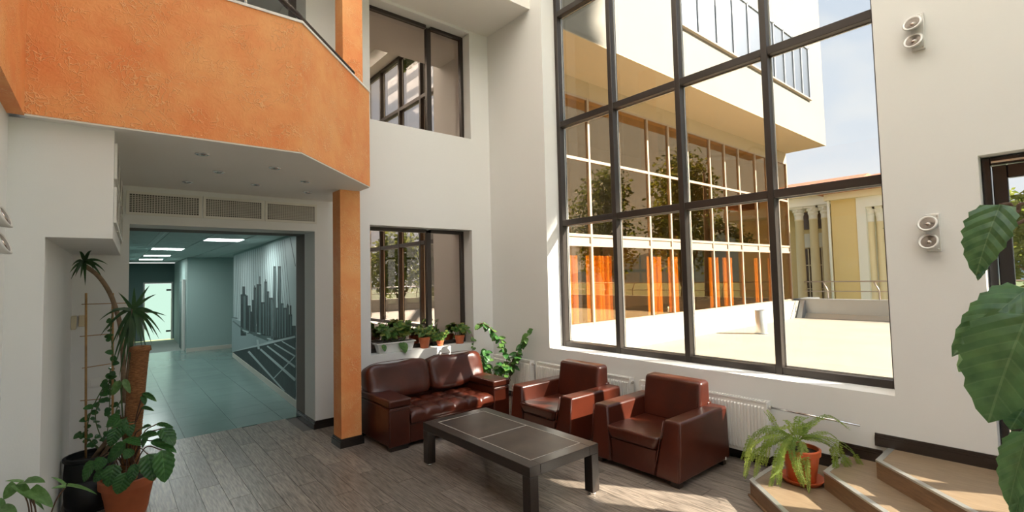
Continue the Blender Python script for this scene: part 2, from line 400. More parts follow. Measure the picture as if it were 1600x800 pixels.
for k in range(3): MB().box(10.15, 10.156, -5.13+k*1.226, -3.97+k*1.226, 1.07, 7.43).build('pane', 'rear_glass', W4)
# ceiling with a roof light added for more daylight, and the lower soffit along the back wall
ce = MB()
hx0, hx1, hy0, hy1 = 1.5, 9.7, -5.5, -.3
for b in ((-.86, hx0, -6.1, .5), (hx1, 10.3, -6.1, .5), (hx0, hx1, -6.1, hy0), (hx0, hx1, hy1, .5)): ce.box(*b, ZC, ZC+.3)
struct(ce.build('ceiling', 'ceiling_paint'), 'high white ceiling with an added roof light', 'ceiling')
struct(MB().box(0, 1.166, -5.7, 0, 6.38, ZC).build('ceiling_soffit', 'ceiling_paint'), 'white lowered ceiling bulkhead above the upper small window', 'ceiling')
bf = empty('added_roof_light'); tag(bf, 'unseen baffled roof light added to the high ceiling for fill daylight', 'roof light', None, 'structure')
for k in range(9): MB().box(hx0, hx1, hy0+.05+k*.64, hy0+.09+k*.64, ZC+.02, ZC+.95).build('baffle', 'white_paint', bf)  # unseen baffles, added to pass sky light and stop direct sun
for a_, b_ in (((hx0-.05, hx0), (hy0, hy1)), ((hx1, hx1+.05), (hy0, hy1))): MB().box(*a_, *b_, ZC+.3, ZC+.95).build('kerb', 'white_paint', bf)
for a_, b_ in (((hx0, hx1), (hy0-.05, hy0)), ((hx0, hx1), (hy1, hy1+.05))): MB().box(*a_, *b_, ZC+.3, ZC+.95).build('kerb', 'white_paint', bf)
# pillar at the left with the ducted bulkhead over the plant niche
pl = struct(MB().prism([(0, -5.77), (2.4, -5.77), (2.4, -5.585), (0, -5.545)], 0, ZU).build('wall_niche', 'paint'), 'pale wall end beside the plant niche', 'wall')
bk = struct(MB().prism([(0, -5.545), (2.4, -5.585), (2.4, -5.237), (0, -5.155)], 2.338, ZU).build('bulkhead', 'paint'), 'boxed pale bulkhead hanging above the tall plants', 'bulkhead')

# balcony
bal = empty('balcony'); tag(bal, 'orange stucco balcony with chamfered corner above the hall opening', 'balcony', None, 'structure')
path = [(2.48, -5.69), (2.48, -3.97), (1.31, -2.84), (0, -2.84)]
inn = [(2.36, -5.69), (2.36, -4.02), (1.262, -2.96), (0, -2.96)]
MB().prism([(0, -5.69)]+path, ZU, ZU+.22).build('slab', 'ceiling_paint', bal)
path_o = [(2.484, -5.69), (2.484, -3.968), (1.312, -2.836), (0, -2.836)]
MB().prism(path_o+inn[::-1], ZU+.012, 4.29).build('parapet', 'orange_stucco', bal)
cap_o = [(2.495, -5.69), (2.495, -3.963), (1.317, -2.825), (0, -2.825)]
MB().prism(cap_o+[(a-.02, b-.02) for a, b in inn[::-1]], 4.29, 4.312).build('coping', 'white_paint', bal)
sb = MB().box(2.48, 10, -5.77, -5.69, ZU, 4.6)
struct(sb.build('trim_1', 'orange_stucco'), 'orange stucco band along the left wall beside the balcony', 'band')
# balcony handrail
def curve_pts(pts): return [Vector(p) for p in pts]
hr = thing('handrail', 'dark tubular handrail on top of the orange balcony', 'handrail', kind='structure')
rail = [(2.42, -5.6, 4.62), (2.42, -4.50, 4.62), (2.42, -4.32, 4.60), (2.418, -4.2, 4.55), (2.41, -4.08, 4.46), (2.38, -3.97, 4.41), (2.30, -3.885, 4.40), (1.62, -3.23, 4.40), (1.50, -3.115, 4.40)]
MB().tube(curve_pts(rail), .026, 10).build('rail', 'hand_rail', hr, True)
for p in ((2.42, -4.40), (2.42, -5.3)): MB().tube([(p[0], p[1], 4.30), (p[0], p[1], 4.60)], .012).build('post', 'chrome', hr, True)
for k in (.1, .37, .64, .9):
    q = Vector((2.30, -3.885, 0)).lerp(Vector((1.50, -3.115, 0)), k)
    MB().tube([(q.x, q.y, 4.30), (q.x, q.y, 4.38)], .012).build('bracket', 'chrome', hr, True)
# orange column, lower and upper part
co = empty('column'); tag(co, 'square orange stucco column beside the brown sofa', 'column', None, 'structure')
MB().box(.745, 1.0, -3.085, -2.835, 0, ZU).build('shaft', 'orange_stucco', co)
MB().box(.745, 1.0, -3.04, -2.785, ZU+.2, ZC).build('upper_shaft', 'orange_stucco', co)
bb = MB()
for k, (e, z0, z1) in enumerate(((.024, 0, .07), (.018, .07, .088), (.010, .088, .105))): bb.box(.745-e, 1.0+e, -3.085-e, -2.835+e, z0, z1)
bb.build('plinth', 'dark_trim', co)
# upper hall behind the balcony
uh = MB(); uh.box(-2.6, -2.4, -6, -2.4, 3.3, 6.6); uh.box(-2.6, -.86, -6, -2.4, 3.15, 3.35); uh.box(-2.4, -.86, -3.18, -3.0, 3.35, 6.6)
uh.box(-2.6, -.86, -6, -2.4, 6.38, 6.6); uh.box(-2.6, -.86, -6, -5.8, 3.3, 6.6)
struct(uh.build('wall_upper_hall', 'paint'), 'grey walls of the upper hall behind the balcony', 'wall')

# baseboards
def baseb(name, segs, label):
    m = MB()
    for (ax, a, b, c, z, s) in segs:           # axis along, from, to, wall coordinate, base z, outward sign
        for e, z0, z1 in ((.026, 0, .072), (.020, .072, .09), (.012, .09, .108)):
            if ax == 'x': m.box(a, b, c, c+s*e, z+z0, z+z1)
            else: m.box(c, c+s*e, a, b, z+z0, z+z1)
    return struct(m.build(name, 'dark_trim'), label, 'baseboard')
SH = .145
baseb('baseboard_right', [('x', 0, 4.80, 0, 0, -1)], 'dark glossy baseboard under the radiators')
baseb('baseboard_stairs', [('x', 4.80, 5.30, 0, SH, -1), ('x', 5.27, 5.60, 0, 2*SH, -1), ('x', 5.55, 6.35, 0, 3*SH, -1)], 'dark stepped baseboard climbing beside the corner steps')
baseb('baseboard_back', [('y', -3.07, -0.03, 0, 0, 1), ('x', -.78, .026, -3.07, 0, -1)], 'dark baseboard around the pier between hall and sofa')

# ------------------------------------------------------------------ big window
W1 = empty('window_1'); tag(W1, 'huge dark framed window of four columns looking onto the terrace', 'window', None, 'structure')
FX = [(1.43, 1.50), (2.49, 2.562), (3.553, 3.625), (4.622, 4.690), (5.64, 5.71)]
FZ = [(.89, .965), (2.79, 2.88), (4.38, 4.47), (6.20, 6.29), (7.55, 7.62)]
for a, b in FX: MB().box(a, b, .28, .42, .89, 7.62).build('mullion', 'bronze_frame', W1, bevel=.004, seg=1)
for j, (a, b) in enumerate(FZ):
    for i in range(4): MB().box(FX[i][1], FX[i+1][0], .285, .42, a, b).build('transom', 'bronze_frame', W1, bevel=.004, seg=1)
for j in range(4):
    for i in range(4):
        x0, x1, z0, z1 = FX[i][1], FX[i+1][0], FZ[j][1], FZ[j+1][0]
        MB().box(x0-.005, x1+.005, .385, .391, z0-.005, z1+.005).build('pane', 'clear_glass', W1)
        g = MB()
        for q in ((x0, x0+.012, z0, z1), (x1-.012, x1, z0, z1), (x0, x1, z0, z0+.012), (x0, x1, z1-.012, z1)): g.box(q[0], q[1], .372, .384, q[2], q[3])
        g.build('glazing_bead', 'metal_strip', W1)
def small_window(name, y0, y1, z0, z1, yf, label, xr):
    W = empty(name); tag(W, label, 'window', None, 'structure')
    fw = .055
    for a, b, c, e in ((y0, y0+fw, z0, z1), (y1-fw, y1, z0, z1), (yf, yf+.085, z0+fw, z1-fw), (y0+fw, yf, z0, z0+fw), (yf+.085, y1-fw, z0, z0+fw), (y0+fw, yf, z1-fw, z1), (yf+.085, y1-fw, z1-fw, z1)):
        MB().box(xr-.07, xr, a, b, c, e).build('frame_bar', 'bronze_frame', W, bevel=.004, seg=1)
    for a, b in ((y0+fw, yf), (yf+.085, y1-fw)): MB().box(xr-.045, xr-.038, a-.004, b+.004, z0+fw-.004, z1-fw+.004).build('pane', 'mirror_glass', W)
    MB().box(-.44, -.435, y0, y1, z0, z1).build('dark_interior', 'room_dark', W)
small_window('window_2', -2.25, -.40, 4.43, 6.33, -1.145, 'upper small window reflecting the big window, beside the balcony', -.20)
small_window('window_3', -2.27, -.42, .885, 2.825, -1.17, 'lower small window reflecting trees, above the potted sill plants', -.25)

# door to the terrace
D1 = empty('door_1'); tag(D1, 'black framed glazed terrace door at the right edge', 'door', None, 'structure')
for a, b, c, e in ((6.335, 6.385, .435, 2.865), (8.56, 8.615, .435, 2.865), (6.385, 8.56, 2.80, 2.865)): MB().box(a, b, .14, .26, c, e).build('door_frame', 'door_black', D1, bevel=.004, seg=1)
MB().box(6.39, 8.55, .135, .15, 2.815, 2.83).build('closer_strip', 'metal_strip', D1)
for a, b in ((6.39, 7.47), (7.475, 8.555)):
    leaf = MB().box(a, b, .17, .23, .45, 1.33).build('door_panel', 'door_black', D1, bevel=.005, seg=1)
    for p, q, r, s in ((a, a+.085, 1.33, 2.795), (b-.085, b, 1.33, 2.795), (a+.085, b-.085, 2.69, 2.795)): MB().box(p, q, .17, .23, r, s).build('stile', 'door_black', D1, bevel=.005, seg=1)
    MB().box(a+.08, b-.08, .197, .203, 1.325, 2.695).build('pane', 'clear_glass', D1)
MB().tube([(7.43, .168, 1.4), (7.43, .10, 1.4), (7.43, .10, 1.75), (7.43, .168, 1.75)], .012).build('pull_handle', 'chrome', D1, True)

# ------------------------------------------------------------------ corner steps
ST = empty('stairs'); tag(ST, 'three low oak corner steps leading to the terrace door', 'stairs', None, 'structure')
dirs = Vector((.735, -.678, 0)).normalized(); nrm = Vector((dirs.y, -dirs.x, 0))      # nrm points down the stairs
if nrm.x > 0: nrm = -nrm
LEN = 5.0
corners = [(4.81, -.84), (5.315, -.572), (5.65, -.415)]
def offp(c, d):   # inset corner: x+d, moved back along the stairs
    t = d/abs(nrm.x) if True else 0
    return c
for k, c in enumerate(corners):
    z0, z1 = k*SH, (k+1)*SH
    c = Vector((c[0], c[1], 0)); e = c+dirs*LEN
    poly = [(c.x, -.0015), (c.x, c.y), (e.x, e.y), (9.98, e.y), (9.98, -.0015)]
    MB().prism(poly, z0-(.0 if k == 0 else 0), z1-.012).build('riser', 'riser_wood', ST)
    # nosing profile along left and front edge
    nw = .038; i1 = Vector((c.x+nw, 0, 0)); s = (c.x+nw-(c.x-nrm.x*nw))/dirs.x
    ci = c-nrm*nw; ci = ci+dirs*((c.x+nw-ci.x)/dirs.x)
    ei = e-nrm*nw
    MB().prism([(c.x-.004, -.0015), (c.x-.004, c.y-.004), (e.x, e.y-.006), (ei.x, ei.y), (ci.x, ci.y), (ci.x, -.0015)], z1-.012, z1+.003).build('nosing', 'metal_strip', ST)
    # tread boards laid square to the wall
    m_y = [ci.y-(i*.9) for i in range(6)]
    tp = [(ci.x, -.0015), (ci.x, ci.y), (ei.x, ei.y), (9.98, ei.y), (9.98, -.0015)]
    MB().prism(tp, z1-.0119, z1).build('tread', 'step_wood', ST)
MB().tube([(4.80, -.846, .012), (4.80+dirs.x*LEN, -.846+dirs.y*LEN, .012)], .012).build('base_strip', 'riser_wood', ST)

# ------------------------------------------------------------------ hall beyond the opening
HX1, HX2, HX3 = -8.3, -10.4, -15.0
def mural_y(x): return -2.945+(x+.86)/(HX1+.86)*.345
hf = struct(MB().box(HX3, -.82, -5.2, -1.4, -.2, -.010).build('floor_hall', 'grout'), 'pale tiled floor of the hall', 'floor')
to = MB().box(0, .596, 0, .596, -.0099, 0).build('tile', 'tile'); tme = to.data; bpy.data.objects.remove(to)
x = -.822
while x > -11:
    for k in range(5):
        inst('tile', tme, hf, (x-.598, -5.06+k*.6+.002, 0))
    x -= .6
hw = MB()
hw.prism([(-.86, -2.945), (HX1, mural_y(HX1)), (HX1, -1.3), (-.86, -1.3)], 0, 2.8)
hwo = struct(hw.build('wall_hall_mural', 'teal_paint'), 'teal hall wall carrying the skyline mural', 'wall')
struct(MB().prism([(HX2, -3.44), (HX3, -3.36), (HX3, -1.0), (HX2, -1.0)], 0, 2.8).build('wall_hall_facing', 'teal_paint'), 'teal wall facing down the hall next to the mural', 'wall')
struct(MB().box(HX2, HX1, -1.2, -1.0, 0, 2.8).build('wall_hall_side', 'teal_paint'), 'teal side wall of the hall bay', 'wall')
ews = None
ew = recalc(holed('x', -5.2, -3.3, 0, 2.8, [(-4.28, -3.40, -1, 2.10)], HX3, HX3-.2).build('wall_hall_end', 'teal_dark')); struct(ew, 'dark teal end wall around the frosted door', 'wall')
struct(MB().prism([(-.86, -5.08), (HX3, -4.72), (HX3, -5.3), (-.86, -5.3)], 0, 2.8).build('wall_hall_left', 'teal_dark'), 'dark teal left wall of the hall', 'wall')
hc = struct(MB().box(HX3, -.86, -5.3, -1.0, 2.815, 3.0).build('ceiling_hall', 'ceiling_grid'), 'grid tile ceiling of the hall', 'ceiling')
to = MB().box(.012, .588, .012, .588, 0, .014).build('ceiling_tile', 'ceiling_tile'); ctm = to.data; bpy.data.objects.remove(to)
LP = [(-3.5, -3.95), (-6.5, -4.55), (-9.5, -4.55), (-11.9, -4.55)]
for i in range(20):
    for k in range(7):
        xx, yy = -.95-(i+1)*.6, -5.15+k*.6
        if any(abs(xx-a) < .01 and abs(yy-b) < .01 for a, b in LP): continue
        inst('ceiling_tile', ctm, hc, (xx, yy, 2.80))
for n, (a, b) in enumerate(LP):
    t = thing('ceiling_light', ['lit ceiling panel nearest the hall opening, close to the mural', 'second lit ceiling panel along the hall ceiling', 'third lit ceiling panel along the hall ceiling', 'farthest lit ceiling panel above the frosted door'][n], 'ceiling light', (a, b, 2.79), group='lit panels in the hall ceiling')
    MB().box(.02, .58, .02, .58, -.003, .010).build('diffuser', 'panel_light', t)
    f = MB()
    for q in ((0, .6, 0, .02), (0, .6, .58, .6), (0, .02, .02, .58), (.58, .6, .02, .58)): f.box(*q, -.006, .010)
    f.build('frame', 'ceiling_grid', t)
t = thing('strip_light', 'narrow ribbed strip light running along the hall ceiling', 'ceiling light', (-2.0, -4.66, 2.79))
MB().box(-3.6, 0, 0, .07, .0, .022).build('housing', 'ceiling_grid', t)
for k in range(24): MB().box(-3.55+k*.15, -3.47+k*.15, .012, .058, -.004, 0).build('louvre', 'mural_light', t)
# hall baseboards
for nm, q, lb in (('baseboard_hall', [(-.86, mural_y(-.86)), (HX1, mural_y(HX1)), (HX1, mural_y(HX1)-.02), (-.86, mural_y(-.86)-.02)], 'light skirting under the skyline mural'),
                  ('baseboard_facing', [(HX2, -3.46), (HX2+.02, -3.46), (HX2+.02, -1.0), (HX2, -1.0)], 'tan skirting on the facing hall wall')):
    struct(MB().prism(q, 0, .11).build(nm, 'vent_bar'), lb, 'baseboard')
# frosted door at the end
D2 = empty('door_2'); tag(D2, 'frosted glass door glowing at the end of the hall', 'door', None, 'structure')
for a, b, c, e in ((-4.28, -4.23, 0, 2.10), (-3.45, -3.40, 0, 2.10), (-4.23, -3.45, 2.05, 2.10)): MB().box(HX3-.05, HX3+.03, a, b, c, e).build('door_frame', 'grey_box', D2)
dl = MB().box(HX3-.02, HX3-.008, -4.225, -3.455, .02, 2.045).build('pane', 'frosted_lit', D2)
for z in (.28, 1.78): MB().box(HX3-.012, HX3+.012, -3.60, -3.455, z, z+.06).build('hinge', 'black_metal', D2)
hd = MB().box(HX3-.012, HX3+.03, -4.21, -4.12, 1.0, 1.10); hd.tube([(HX3+.05, -4.17, 1.05), (HX3+.05, -4.0, 1.05)], .014); hd.build('lever_handle', 'chrome', D2)
D3 = empty('door_3'); tag(D3, 'narrow side doorway in the hall beside the frosted door', 'door', None, 'structure')
MB().box(-11.2, -10.9, -3.50, -3.44, 0, 2.15).build('jamb', 'grey_box', D3); MB().box(-12.0, -11.2, -3.475, -3.44, 0, 2.1).build('door_leaf', 'teal_dark', D3)

# mural: a flat printed sheet with the printed shapes laid on it
mu = thing('mural', 'black and white city skyline and bridge mural on the hall wall', 'mural')
md = Vector((HX1+.86, .345, 0)).normalized(); mn = Vector((md.y, -md.x, 0)); mn = mn if mn.y < 0 else -mn
def MPX(X, Y):
    d = ray(350+X/2.857, 360+Y/2.857); p0 = Vector((-.86, -2.945, 0)); t = (p0-CAM).dot(mn)/d.dot(mn); return CAM+d*t
def flat(name, polys, m, off):
    b = MB()
    for poly in polys:
        ps = [MPX(*p) for p in poly]
        for p in ps: p.z = min(2.74, max(.115, p.z))
        n = len(ps); fr = [p+mn*off for p in ps]; bkk = [p+mn*(off-.0015) for p in ps]
        b.add(fr+bkk, [tuple(range(n)), tuple(range(2*n-1, n-1, -1))]+[(i, n+i, n+(i+1) % n, (i+1) % n) for i in range(n)])
    return b.build(name, m, mu)
a0, a1 = Vector((-.87, mural_y(-.87), 0)), Vector((HX1+.03, mural_y(HX1+.03), 0))
sh = MB(); sh.prism([(a0.x, a0.y-.001), (a1.x, a1.y-.001), (a1.x, a1.y-.006), (a0.x, a0.y-.006)], .112, 2.75); sh.build('printed_sheet', 'mural_paper', mu)
def bar(a, b, w0, w1=None):
    w1 = w0 if w1 is None else w1; a = Vector(a); b = Vector(b); n = (b-a).normalized(); n = Vector((-n.y, n.x))
    return [tuple(a+n*w0/2), tuple(b+n*w1/2), tuple(b-n*w1/2), tuple(a-n*w0/2)]
flat('printed_water', [[(36, 392), (120, 420), (322, 470), (322, 500), (36, 545)]], 'mural_water', .008)
blds = [(76, 285, 100, 470), (84, 250, 96, 290), (100, 290, 108, 450), (106, 335, 121, 460), (121, 362, 128, 460), (127, 310, 135, 460), (134, 255, 146, 470), (137, 246, 141, 256), (148, 240, 168, 475), (160, 205, 163, 245), (168, 320, 183, 475), (182, 228, 194, 480), (187, 218, 190, 230), (194, 272, 204, 480), (203, 300, 220, 485), (222, 160, 234, 490), (243, 160, 256, 495), (234, 345, 246, 490), (255, 325, 268, 490), (262, 345, 282, 490), (282, 335, 292, 480), (284, 328, 289, 336), (290, 375, 306, 480), (296, 335, 303, 380), (305, 425, 322, 480)]
flat('printed_skyline', [[(a, d), (c, d), (c, b), (a, b)] for a, b, c, d in blds], 'mural_dark', .0095)
for fc in [[(a+(c-a)*.55, b+8), (c-1.5, b+8), (c-1.5, d-12), (a+(c-a)*.55, d-12)] for a, b, c, d in blds if d-b > 80 and c-a > 9]: flat('printed_facet', [fc], 'mural_mid', .011)
flat('printed_quays', [bar((42, 405), (80, 435), 6), bar((78, 438), (200, 490), 10), bar((105, 452), (170, 462), 6), bar((150, 470), (215, 478), 9), bar((36, 388), (62, 393), 6)], 'mural_mid', .0105)
for fc in (bar((85, 445), (112, 455), 6), bar((150, 458), (165, 462), 6), bar((196, 482), (214, 486), 6)): flat('printed_boat', [fc], 'mural_light', .012)
flat('printed_deck', [[(36, 552), (160, 518), (322, 478), (322, 765), (240, 715), (40, 575)]], 'mural_dark', .0115)
flat('printed_girders', [bar((38, 548), (160, 512), 8), bar((160, 512), (322, 474), 9), bar((112, 540), (272, 722), 9, 13), bar((165, 530), (322, 668), 8, 12), bar((196, 516), (322, 610), 6, 9), bar((228, 506), (322, 562), 5, 7), bar((262, 495), (322, 530), 4, 6), bar((225, 660), (322, 560), 4), bar((152, 488), (158, 530), 9)], 'mural_light', .013)
cb = [bar((60+i*9.2, 96-i*2.4), (44+i*11.5, 392+i*3), .9, .9) for i in range(24)]
flat('printed_cables', cb+[bar((298, 30), (321, 160), 2.6)], 'mural_mid', .009)

# ------------------------------------------------------------------ vents, downlights, wall lamps, plates
def grille(name, label, O, U, V, N, Wd, Hh, cols, rows, group, rim=.03, shared=False):
    t = thing(name, label, 'vent', group=group); O, U, V, N = Vector(O), Vector(U), Vector(V), Vector(N)
    def bx(m, u0, u1, v0, v1, n0, n1):
        m.hull8([O+U*u+V*v+N*n for u, v, n in ((u0, v0, n0), (u1, v0, n0), (u1, v1, n0), (u0, v1, n0))], [O+U*u+V*v+N*n for u, v, n in ((u0, v0, n1), (u1, v0, n1), (u1, v1, n1), (u0, v1, n1))])
    f = MB()
    for q in ((0, Wd, 0, rim), (0, Wd, Hh-rim, Hh), (0, rim, rim, Hh-rim), (Wd-rim, Wd, rim, Hh-rim)): bx(f, *q, 0, .016)
    recalc(f.build('frame', 'vent_frame', t))
    b = MB(); bx(b, rim, Wd-rim, rim, Hh-rim, .0005, .002); recalc(b.build('dark_back', 'vent_dark', t))
    g = MB(); w_, h_ = Wd-2*rim, Hh-2*rim
    for i in range(1, cols): u = rim+w_*i/cols; bx(g, u-.0045, u+.0045, rim, Hh-rim, .006, .010)
    for j in range(1, rows): v = rim+h_*j/rows; bx(g, rim, Wd-rim, v-.0045, v+.0045, .008, .012)
    recalc(g.build('grille_bars', 'vent_bar', t)); return t
gy = [(-5.115, -4.40, 'left'), (-4.385, -3.715, 'middle'), (-3.70, -3.045, 'right')]
for y0, y1, nm in gy:
    grille('air_vent', f'{nm} white air grille of the three above the hall opening', (.001, y0, 2.795), (0, 1, 0), (0, 0, 1), (1, 0, 0), y1-y0, .265, 26, 10, 'air grilles above the hall opening')
bu = (Vector((0, -5.155, 0))-Vector((2.4, -5.237, 0))).normalized(); bn_ = Vector((bu.y, -bu.x, 0)); bn_ = bn_ if bn_.y > 0 else -bn_
for r, (z0, hh) in enumerate(((2.78, .26), (2.46, .26))):
    for k in range(3):
        p = Vector((2.4, -5.237, z0))+bu*(.06+k*.76)+bn_*.001
        grille('air_vent', f"{['near', 'middle', 'far'][k]} grille of the {['upper', 'lower'][r]} row on the bulkhead side", p, bu, (0, 0, 1), bn_, .70, hh, 14, 8, 'air grilles on the bulkhead side')
sp = [(2.01, -4.65), (1.32, -4.42), (.58, -4.60), (1.80, -4.02), (.81, -3.98), (1.29, -3.58), (.62, -3.36)]
slb = ['recessed spotlight nearest the orange front on the left', 'recessed spotlight in the middle of the left row', 'recessed spotlight nearest the left air grille', 'recessed spotlight nearest the balcony corner', 'recessed spotlight nearest the middle air grille', 'recessed spotlight in the right row near the column top', 'recessed spotlight nearest the right air grille']
for (a, b), l_ in zip(sp, slb):
    t = thing('downlight', l_, 'spotlight', (a, b, ZU), group='spotlights under the balcony')
    MB().lathe([(.030, -.001), (.055, -.001), (.058, -.006), (.045, -.012), (.034, -.010), (.030, -.001)], n=20, cap=False).build('ring', 'chrome', t, True)
    MB().lathe([(.034, -.001), (.03, -.010), (.012, -.016), (.001, -.017)], n=16).build('bulb', 'lamp_reflector', t, True)
def wall_lamp(loc, rz, label):
    # local: wall plane is y=0, room is -y, origin at the plate centre
    t = thing('wall_spotlight', label, 'wall lamp', loc, rz, group='twin spot wall lamps')
    MB().box(-.045, .045, -.022, 0, -.155, .155).build('back_plate', 'lamp_body', t, bevel=.004)
    for zc in (.075, -.075):
        h = empty('lamp_head', (-.025, -.055, zc)); h.parent = t; h.rotation_euler = (math.radians(68), 0, math.radians(-8))
        MB().lathe([(.030, -.045), (.052, -.03), (.068, 0), (.070, .008), (.058, .012), (.052, .006)], n=28, cap=False).build('bezel', 'lamp_body', h, True)
        MB().lathe([(.052, .007), (.036, -.006), (.014, -.016), (.013, .004), (.001, .006)], n=24).build('reflector', 'lamp_reflector', h, True)
    for zc in (-.135, .135): MB().lathe([(.005, -.0005), (.005, .003)], n=8).build('screw', 'chrome', t).matrix_local = Matrix.Translation((.03, -.022, zc)) @ Matrix.Rotation(math.radians(90), 4, 'X')
    return t
wall_lamp((6.02, -.001, 3.99), 0, 'upper twin spot lamp on the wall right of the big window')
wall_lamp((6.035, -.001, 2.285), 0, 'lower twin spot lamp on the wall right of the big window')
wall_lamp((2.93, -5.769, 2.33), math.pi, 'twin spot lamp cut off by the left picture edge')
t = thing('thermostat', 'small beige wall box in the corner of the plant niche', 'switch')
MB().box(.03, .13, -5.545, -5.505, 1.56, 1.70).build('box_body', 'beige_plastic', t, bevel=.006); MB().box(.001, .03, -5.49, -5.42, 1.58, 1.70).build('cover', 'beige_plastic', t, bevel=.006)
t = thing('socket_strip', 'white double wall socket behind the climbing plant', 'socket')
MB().box(.001, .014, -5.40, -5.10, .93, 1.03).build('plate', 'white_paint', t, bevel=.004)
for k in range(3): MB().box(.014, .018, -5.385+k*.095, -5.305+k*.095, .945, 1.015).build('insert', 'white_paint', t, bevel=.004)

# ------------------------------------------------------------------ radiators
def radiator(x0, x1, label, valve=True):
    t = thing('radiator', label, 'radiator', (x0, 0, 0), group='white panel radiators under the big window'); Wd = x1-x0
    z0, z1 = .12, .67
    MB().box(0, Wd, -.118, -.105, z0, z1-.02).build('front_panel', 'radiator', t)
    MB().box(0, Wd, -.058, -.045, z0, z1-.02).build('rear_panel', 'radiator', t)
    b = MB(); n = int(Wd/.036)
    for k in range(n):
        xx = .02+(Wd-.04)*(k+.5)/n; b.hull8([(xx-.007, -.136, z0+.045), (xx+.007, -.136, z0+.045), (xx+.011, -.117, z0+.03), (xx-.011, -.117, z0+.03)], [(xx-.007, -.136, z1-.065), (xx+.007, -.136, z1-.065), (xx+.011, -.117, z1-.05), (xx-.011, -.117, z1-.05)])
    b.build('ribs', 'radiator', t)
    for a in (0, Wd-.006): MB().box(a-.004, a+.010, -.128, -.035, z0, z1).build('side_cover', 'radiator', t, bevel=.003)
    g = MB(); g.box(.01, Wd-.01, -.125, -.116, z1-.014, z1); g.box(.01, Wd-.01, -.047, -.038, z1-.014, z1)
    for k in range(int(Wd/.03)): g.box(.015+k*.03, .027+k*.03, -.118, -.045, z1-.010, z1-.003)
    g.build('top_grille', 'radiator', t)
    MB().box(.02, Wd-.02, -.104, -.06, z0+.02, z1-.03).build('convector_core', 'radiator_gap', t)
    if valve: MB().tube([(Wd+.006, -.08, z1-.055), (Wd+.026, -.08, z1-.055)], .020, 14).build('valve', 'vent_bar', t)
    for a in (.15, Wd-.15): MB().box(a-.02, a+.02, -.046, -.002, .3, .36).build('wall_bracket', 'radiator', t)
    return t
radiator(.15, 1.10, 'white panel radiator in the corner behind the climbing stems')
radiator(1.24, 3.0, 'white panel radiator behind the sunlit armchair')
radiator(3.15, 4.68, 'white panel radiator behind the armchair nearest the fern')
pp = MB().tube([(4.71, -.08, .615), (5.46, -.075, .60)], .011, 10).build('heating_pipe', 'chrome', None, True); tag(pp, 'thin chrome pipe running along the wall above the fern', 'pipe')
pp = MB().tube([(1.13, -.08, .615), (1.235, -.08, .615)], .011, 10).build('heating_pipe', 'white_paint', None, True); tag(pp, 'short white pipe joining the two left radiators', 'pipe')

# ------------------------------------------------------------------ armchairs  (local: front is -y, width along x)
def armchair(loc, rz, label, tagged):
    t = thing('armchair', label, 'armchair', loc, rz, group='brown leather armchairs')
    w2, yf, yb, zA = .53, -.50, .48, .60
    for s in (-1, 1):
        b = MB()
        bot = [(s*w2, yf, .055), (s*(w2-.27), yf, .055), (s*(w2-.27), yb, .055), (s*w2, yb, .055)]
        top = [(s*(w2-.005), yf+.07, zA), (s*(w2-.185), yf+.07, zA), (s*(w2-.185), yb-.02, zA), (s*(w2-.005), yb-.02, zA)]
        b.hull8(bot, top); a = recalc(b.build('arm', 'leather', t, bevel=.026, seg=4))
        # seam piping along the front edge
        a_ = MB().tube([(s*(w2-.185), yf+.062, zA-.012), (s*(w2-.27), yf-.003, .07)], .005, 6); a_.tube([(s*(w2-.006), yf+.066, zA-.012), (s*w2, yf-.001, .07)], .004, 6)
        a_.build('piping', 'leather', a, True)
    sc = MB().hull8([(-.262, yf+.005, .30), (.262, yf+.005, .30), (.30, .3, .28), (-.30, .3, .28)], [(-.318, yf-.005, .425), (.318, yf-.005, .425), (.335, .3, .405), (-.335, .3, .405)])
    s_ = recalc(sc.build('seat_cushion', 'leather', t, bevel=.03, seg=4))
    MB().hull8([(-.262, yf+.02, .055), (.262, yf+.02, .055), (.262, .2, .055), (-.262, .2, .055)], [(-.27, yf+.025, .297), (.27, yf+.025, .297), (.27, .2, .297), (-.27, .2, .297)]).build('front_panel', 'leather', t, bevel=.01)
    bk_ = MB().hull8([(-.352, .185, .38), (.352, .185, .38), (.352, .46, .38), (-.352, .46, .38)], [(-.348, .265, .845), (.348, .265, .845), (.348, .455, .845), (-.348, .455, .845)])
    recalc(bk_.build('backrest', 'leather', t, bevel=.045, seg=5))
    MB().box(-.36, .36, .38, .46, .055, .62).build('rear_panel', 'leather', t, bevel=.015)
    for sx in (-1, 1):
        for yy in (yf+.045, yb-.11): MB().box(sx*(w2-.03), sx*(w2-.12), yy, yy+.07, 0, .055).build('foot', 'dark_wood', t)
    if tagged: MB().box(w2-.0005, w2+.0022, .365, .385, .065, .092).build('maker_tag', 'tag_white', t)
    return t
armchair((2.455, -.745, 0), 0, 'brown leather armchair with sunlit orange seat next to the sofa', False)
armchair((3.81, -.715, 0), 0, 'shaded brown leather armchair nearest the fern and steps', True)

# ------------------------------------------------------------------ sofa  (local: front is -y, width along x)
so = thing('sofa', 'two seat brown leather sofa with tufted seat under the small window', 'sofa', (1.10, -1.84, 0), math.radians(90))
SW, SF, SB = .90, -.47, .48
for s in (-1, 1):
    a = MB().box(s*SW, s*(SW-.27), SF, SB, .05, .50).build('arm', 'leather', so, bevel=.018, seg=3)
    MB().box(s*(SW+.006), s*(SW-.285), SF-.012, SB-.05, .503, .592).build('arm_pad', 'leather', a, bevel=.022, seg=4)
    MB().tube([(s*(SW-.275), SF-.006, .47), (s*SW, SF-.006, .47)], .005, 6).build('seam', 'leather', a, True)
